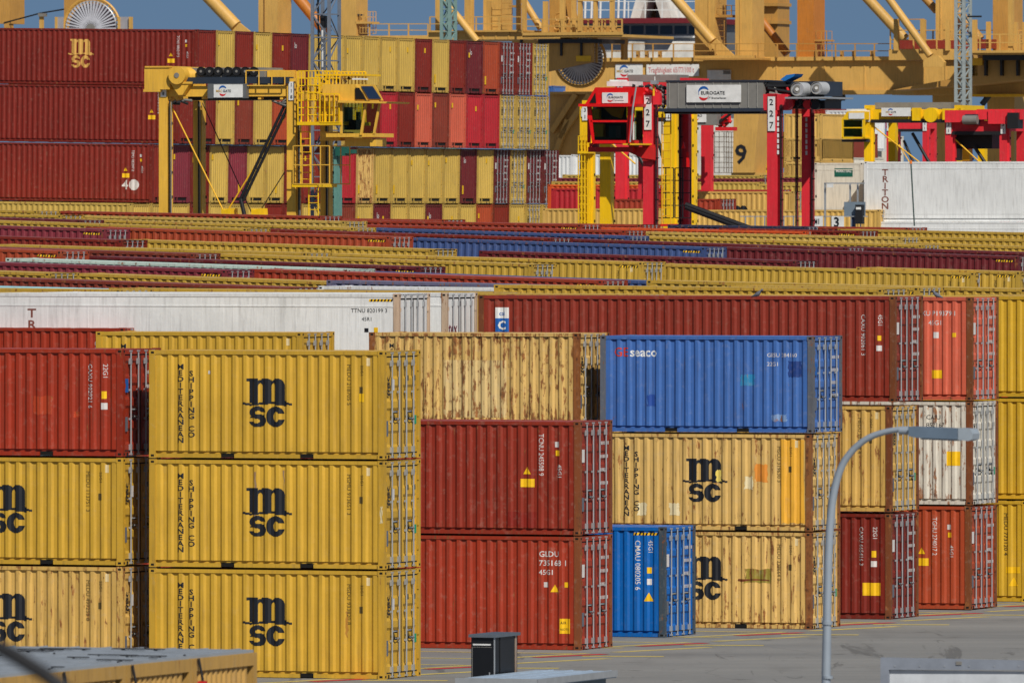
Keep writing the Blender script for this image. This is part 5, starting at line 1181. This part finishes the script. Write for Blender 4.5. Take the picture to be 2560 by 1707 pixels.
# ---------------------------------------------------------------- street lamp in front
def lamp():
    YL = 165.0; P = Pl(2065, YL); r = P.root('street_lamp', 'grey street lamp with curved arm and flat head in front of the right stacks', 'street lamp')
    m = mat('lamp_grey', (150, 160, 170), .45, .2, .05); pts = [(2065, 1707), (2067, 1600), (2071, 1400), (2077, 1290), (2088, 1215), (2107, 1160), (2135, 1122), (2170, 1095), (2210, 1080), (2250, 1073), (2276, 1072)]
    b = MB(); x, z = P(2065, 1707)
    b.tube((x, 0, 0), (x, 0, z), .075, m, 20)
    x0_, z0_ = P(2068, 1560)
    pp = [P(*p) for p in pts]; n = len(pp)
    # smooth curve through the measured points
    cur = []
    for i in range(n - 1):
        p0, p1, p2, p3 = pp[max(0, i - 1)], pp[i], pp[i + 1], pp[min(n - 1, i + 2)]
        for k in range(6):
            t = k / 6; cur.append(tuple(.5 * (2 * p1[j] + (p2[j] - p0[j]) * t + (2 * p0[j] - 5 * p1[j] + 4 * p2[j] - p3[j]) * t * t + (3 * p1[j] - p0[j] - 3 * p2[j] + p3[j]) * t ** 3) for j in (0, 1)))
    cur.append(pp[-1]); N_ = len(cur); vs = []; S = 14
    for i, (x, z) in enumerate(cur):
        a = cur[max(0, i - 1)]; c = cur[min(N_ - 1, i + 1)]; d = Vector((c[0] - a[0], 0, c[1] - a[1])).normalized(); nn = Vector((-d.z, 0, d.x)); rr = .068 - .030 * i / N_
        for k in range(S): q = 2 * math.pi * k / S; vs.append(Vector((x, 0, z)) + nn * math.cos(q) * rr + Vector((0, 1, 0)) * math.sin(q) * rr)
    b.add(vs, [(i * S + k, i * S + (k + 1) % S, (i + 1) * S + (k + 1) % S, (i + 1) * S + k) for i in range(N_ - 1) for k in range(S)], m, True)
    link('pole', b.mesh('pole'), r)
    b = MB(); b.tube((x0_, 0, z0_), (x0_ + .005, 0, z0_ + .05), .08, m, 20); b.tube((x0_ + .005, 0, z0_ - .8), (x0_ + .005, 0, z0_ - .76), .081, m, 20); hx, hz = P(2268, 1076); b.tube((hx - .12, 0, hz), (hx + .14, 0, hz - .01), .055, m, 14); link('bracket_sleeve', b.mesh('bracket_sleeve'), r)
    b = MB(); H1 = mat('lamp_head_grey', (96, 112, 128), .5); H2 = mat('lamp_glass_grey', (150, 160, 168), .4)
    ppoly(b, P, [(2270, 1066), (2395, 1071), (2395, 1098), (2290, 1094), (2272, 1090)], -.16, .16, H1)
    ppoly(b, P, [(2395, 1070), (2425, 1072), (2432, 1084), (2430, 1098), (2420, 1102), (2395, 1099)], -.17, .17, H2)
    link('lamp_head', b.mesh('lamp_head'), r)
    b = MB(); ppoly(b, P, [(2300, 1095), (2392, 1099), (2390, 1102), (2302, 1098)], -.13, .13, GALV); link('lamp_glass', b.mesh('lamp_glass'), r)
lamp()
# ---------------------------------------------------------------- foreground things
PB = colr((176, 138, 72), .35)
def cabin(k, label, L=6.06):
    px = k; v0 = V_at(484, 158.0); u0, _ = Q(484, 0, v0); r = root('site_cabin', u0, v0 - k * 2.48, 0, label, 'cabin', 'yellow site cabins at the lower left')
    H = 4.83; b = MB(); W_ = 2.44
    for x0, x1 in ((-L, -L + .12), (-.12, 0)):
        for y0 in (0, W_ - .12): b.box(x0, x1, y0, y0 + .12, 0, H - .02)
    b.box(-L + .12, -.12, 0, .06, H - .2, H - .02); b.box(-.06, 0, .12, W_ - .12, H - .2, H - .02); b.box(-L + .12, -.12, 0, .06, 0, .16); b.box(-L + .12, -.12, W_ - .06, W_, H - .2, H - .02)
    link('frame', b.mesh('frame'), r, PB)
    b = MB(); xs = []; x = -L + .12; k = 0; vs = []
    while x < -.12:
        for dx, dy in ((0, .05), (.03, .05), (.045, .065), (.075, .065)): 
            if x + dx < -.12: vs += [(x + dx, dy, .16), (x + dx, dy, H - .2)]
        x += .09
    n = len(vs) // 2; b.add(vs, [(2 * i, 2 * i + 2, 2 * i + 3, 2 * i + 1) for i in range(n - 1)]); link('side_panel', b.mesh('side_panel'), r, PB)
    b = MB(); vs = []; y = .12
    while y < W_ - .3: vs += [(-.07, y, .16), (-.07, y, H - .2), (-.03, y + .03, .16), (-.03, y + .03, H - .2), (-.03, y + .1, .16), (-.03, y + .1, H - .2), (-.07, y + .13, .16), (-.07, y + .13, H - .2)]; y += .19
    n = len(vs) // 2; b.add(vs, [(2 * i, 2 * i + 2, 2 * i + 3, 2 * i + 1) for i in range(n - 1)]); link('end_panel', b.mesh('end_panel'), r, PB)
    m = mat('roof_sheet', (138, 145, 152), .7, var=.12, scale=1.5)
    b = MB(); b.box(-L + .04, -.04, .04, W_ - .04, H - .02, H + .02, m); x = -L + .3
    while x < -.2: b.box(x, x + .03, .06, W_ - .06, H + .02, H + .035, m); x += .5
    link('roof', b.mesh('roof'), r)
    b = MB(); rnd = random.Random(px)
    for i in range(7):
        x = -rnd.random() * L; yy = .2 + rnd.random() * 1.8; b.box(x, min(-.05, x + .3 + rnd.random() * .5), yy, yy + .05 + rnd.random() * .12, H + .036, H + .048, mat('dark_grime', (34, 34, 36), .9))
    link('roof_grime', b.mesh('roof_grime'), r)
    b = MB()
    for i in range(3):
        x = -.15 - i * L * .33; b.tube((x, .02, H + .03), (x + .12, -.05, H - .1), .018, BLACK, 6); b.tube((x + .12, -.05, H - .1), (x + .1, -.05, H - .6), .018, BLACK, 6)
    link('power_cable', b.mesh('power_cable'), r)
    b = MB(); b.tube((.03, .12, H - .02), (.08, .16, H - .35), .02, BLACK, 6); b.box(.02, .12, .10, .22, H - .62, H - .34, mat('red_plug', (190, 40, 38))); b.box(.02, .12, .12, .20, H - .80, H - .64, mat('blue_plug', (50, 80, 150))); link('plug', b.mesh('plug'), r)
for k, lab in enumerate(('farthest of the yellow site cabins, its right corner under the near yellow stack', 'second farthest of the yellow site cabins, red plug on its end wall', 'third yellow site cabin from the back, cables over its roof edge', 'nearest yellow site cabin in the lower left corner, under the blurred cable')): cabin(k, lab)
# dark cabinet
P = Pl(1178, 225); r = P.root('utility_cabinet', 'black metal cabinet with a grey lid at the bottom centre', 'cabinet')
b = MB(); CB = mat('cabinet_black', (30, 31, 34), .35, .3); a, zt = P(1178, 1592); c = P(1235, 1592)[0]; wd = c - a; dp = 1.35
b.box(a, c, 0, dp, 0, zt, CB); link('cabinet_body', b.mesh('cabinet_body'), r)
b = MB(); b.box(a - .04, c + .05, -.05, dp + .06, zt, zt + .06, mat('lid_grey', (88, 96, 104), .4)); link('lid', b.mesh('lid'), r)
b = MB(); b.tube((a + .40, -.02, zt - .9), (a + .40, -.02, zt - .7), .012, GALV, 8); b.box(a + .02, a + .44, -.008, 0, zt - .2, zt - .192, GREY); b.box(a + .02, a + .03, -.008, 0, 0, zt - .2, GREY); link('door_handle', b.mesh('door_handle'), r)
b = MB(); b.box(c, c + .015, -.012, .03, 0, zt, GALV); b.box(c, c + .012, dp - .14, dp - .06, 0, zt, mat('pale_strip', (150, 132, 116))); b.box(c + .002, c + .01, .32, .34, 0, zt, HOLE); b.box(a + .04, a + .42, -.012, 0, zt - .16, zt - .13, WHITE); link('trim', b.mesh('trim'), r)
# pale flat roof beside it
P = Pl(1282, 222); r = P.root('flat_roof_hut', 'small hut with a pale blue flat roof behind the black cabinet', 'hut')
LB = mat('pale_blue_roof', (158, 174, 190), .6)
a, z = P(1140, 1697); c, _ = P(1345, 1700); b = MB()
b.box(a, c + .0, 0, 4.6, z - .12, z, LB); b.box(a + .02, c - .02, .02, 4.58, z, z + .012, LB); b.box(a - .01, c + .01, -.03, .0, z - .1, z + .03, GALV); b.box(c, c + .03, -.03, 4.6, z - .1, z + .03, GALV)
for k in range(4): b.box(a + .4 + k * .42, a + .43 + k * .42, .05, 4.5, z + .012, z + .03, LB)
link('roof', b.mesh('roof'), r)
b = MB(); b.box(a + .2, c - .15, .15, 4.4, 0, z - .121, mat('hut_wall', (110, 122, 130), .7)); link('wall', b.mesh('wall'), r)
# white board at lower right
P = Pl(2400, 190); r = P.root('notice_board', 'white board in a grey frame at the lower right corner', 'board')
FR = mat('board_frame_grey', (140, 146, 156), .5, .2)
b = MB(); pbox(b, P, 2222, 2640, 1673, 1900, 0, .04, mat('board_white', (196, 200, 204), .5)); link('panel', b.mesh('panel'), r)
b = MB(); ppoly(b, P, [(2201, 1643), (2640, 1652), (2640, 1674), (2222, 1673), (2222, 1900), (2201, 1900)], -.06, .08, FR); link('board_frame', b.mesh('board_frame'), r)
b = MB()
for px in range(2240, 2600, 62): x, z = P(px, 1664); b.tube((x, -.07, z), (x, -.06, z), .012, GALV, 8)
x, z = P(2400, 1652); b.box(x - .05, x + .05, -.075, -.06, z - .06, z + .0, GREY)
link('rivet_row', b.mesh('rivet_row'), r)
b = MB(); x0 = P(2215, 1700)[0]; x1 = P(2600, 1700)[0]; b.box(x0, x0 + .1, .08, .2, 0, 2.5, FR); b.box(x1 - .1, x1, .08, .2, 0, 2.5, FR); link('post', b.mesh('post'), r)
# near cable, out of focus, bottom left corner
P = Pl(60, 40); r = P.root('overhead_cable', 'dark blurred cable crossing the lower left corner close to the camera', 'cable')
b = MB(); pts = [(-700, 1300), (-300, 1480), (-60, 1585), (40, 1640), (120, 1690), (220, 1770), (420, 1960), (700, 2300)]
for i in range(len(pts) - 1): ptube(b, P, *pts[i], *pts[i + 1], .028, BLACK, 0, 0, 12)
o = link('cable_run', b.mesh('cable_run'), r)
# ---------------------------------------------------------------- pigeons on the containers
def bird(px, py, Y, label, face=1):
    P = Pl(px, Y); r = P.root('pigeon', label, 'pigeon', 'pigeons'); x, z = P(px, py)
    me = bpy.data.meshes.new('pigeon_body'); bm = bmesh.new()
    prof = [(-.17, .02, .012), (-.10, .05, .03), (-.02, .085, .062), (.05, .115, .068), (.09, .15, .05), (.105, .185, .03), (.125, .21, .032), (.15, .212, .024), (.175, .203, .008)]
    rings = []
    for (a, h, rr) in prof: rings.append([bm.verts.new((x + face * a, math.cos(t) * rr, z + h + math.sin(t) * rr)) for t in [2 * math.pi * k / 12 for k in range(12)]])
    for i in range(len(rings) - 1):
        for k in range(12): bm.faces.new((rings[i][k], rings[i][(k + 1) % 12], rings[i + 1][(k + 1) % 12], rings[i + 1][k]))
    bm.faces.new(rings[0]); bm.faces.new(rings[-1]); bmesh.ops.recalc_face_normals(bm, faces=bm.faces); bm.to_mesh(me); bm.free()
    me.materials.append(mat('pigeon_grey', (92, 96, 106), .8))
    for p in me.polygons: p.use_smooth = True
    link('pigeon_body', me, r)
    for s in (-1, 1):
        b = MB(); b.tube((x + face * .02, s * .02, z), (x + face * .02, s * .02, z + .06), .006, mat('pigeon_leg_red', (150, 60, 50)), 6); link('leg', b.mesh('leg'), r)
bird(1893, 744, 304, 'grey pigeon on the long dark red container roof, leaning right', 1)
bird(2343, 746, 311, 'grey pigeon on the salmon red container roof', -1)
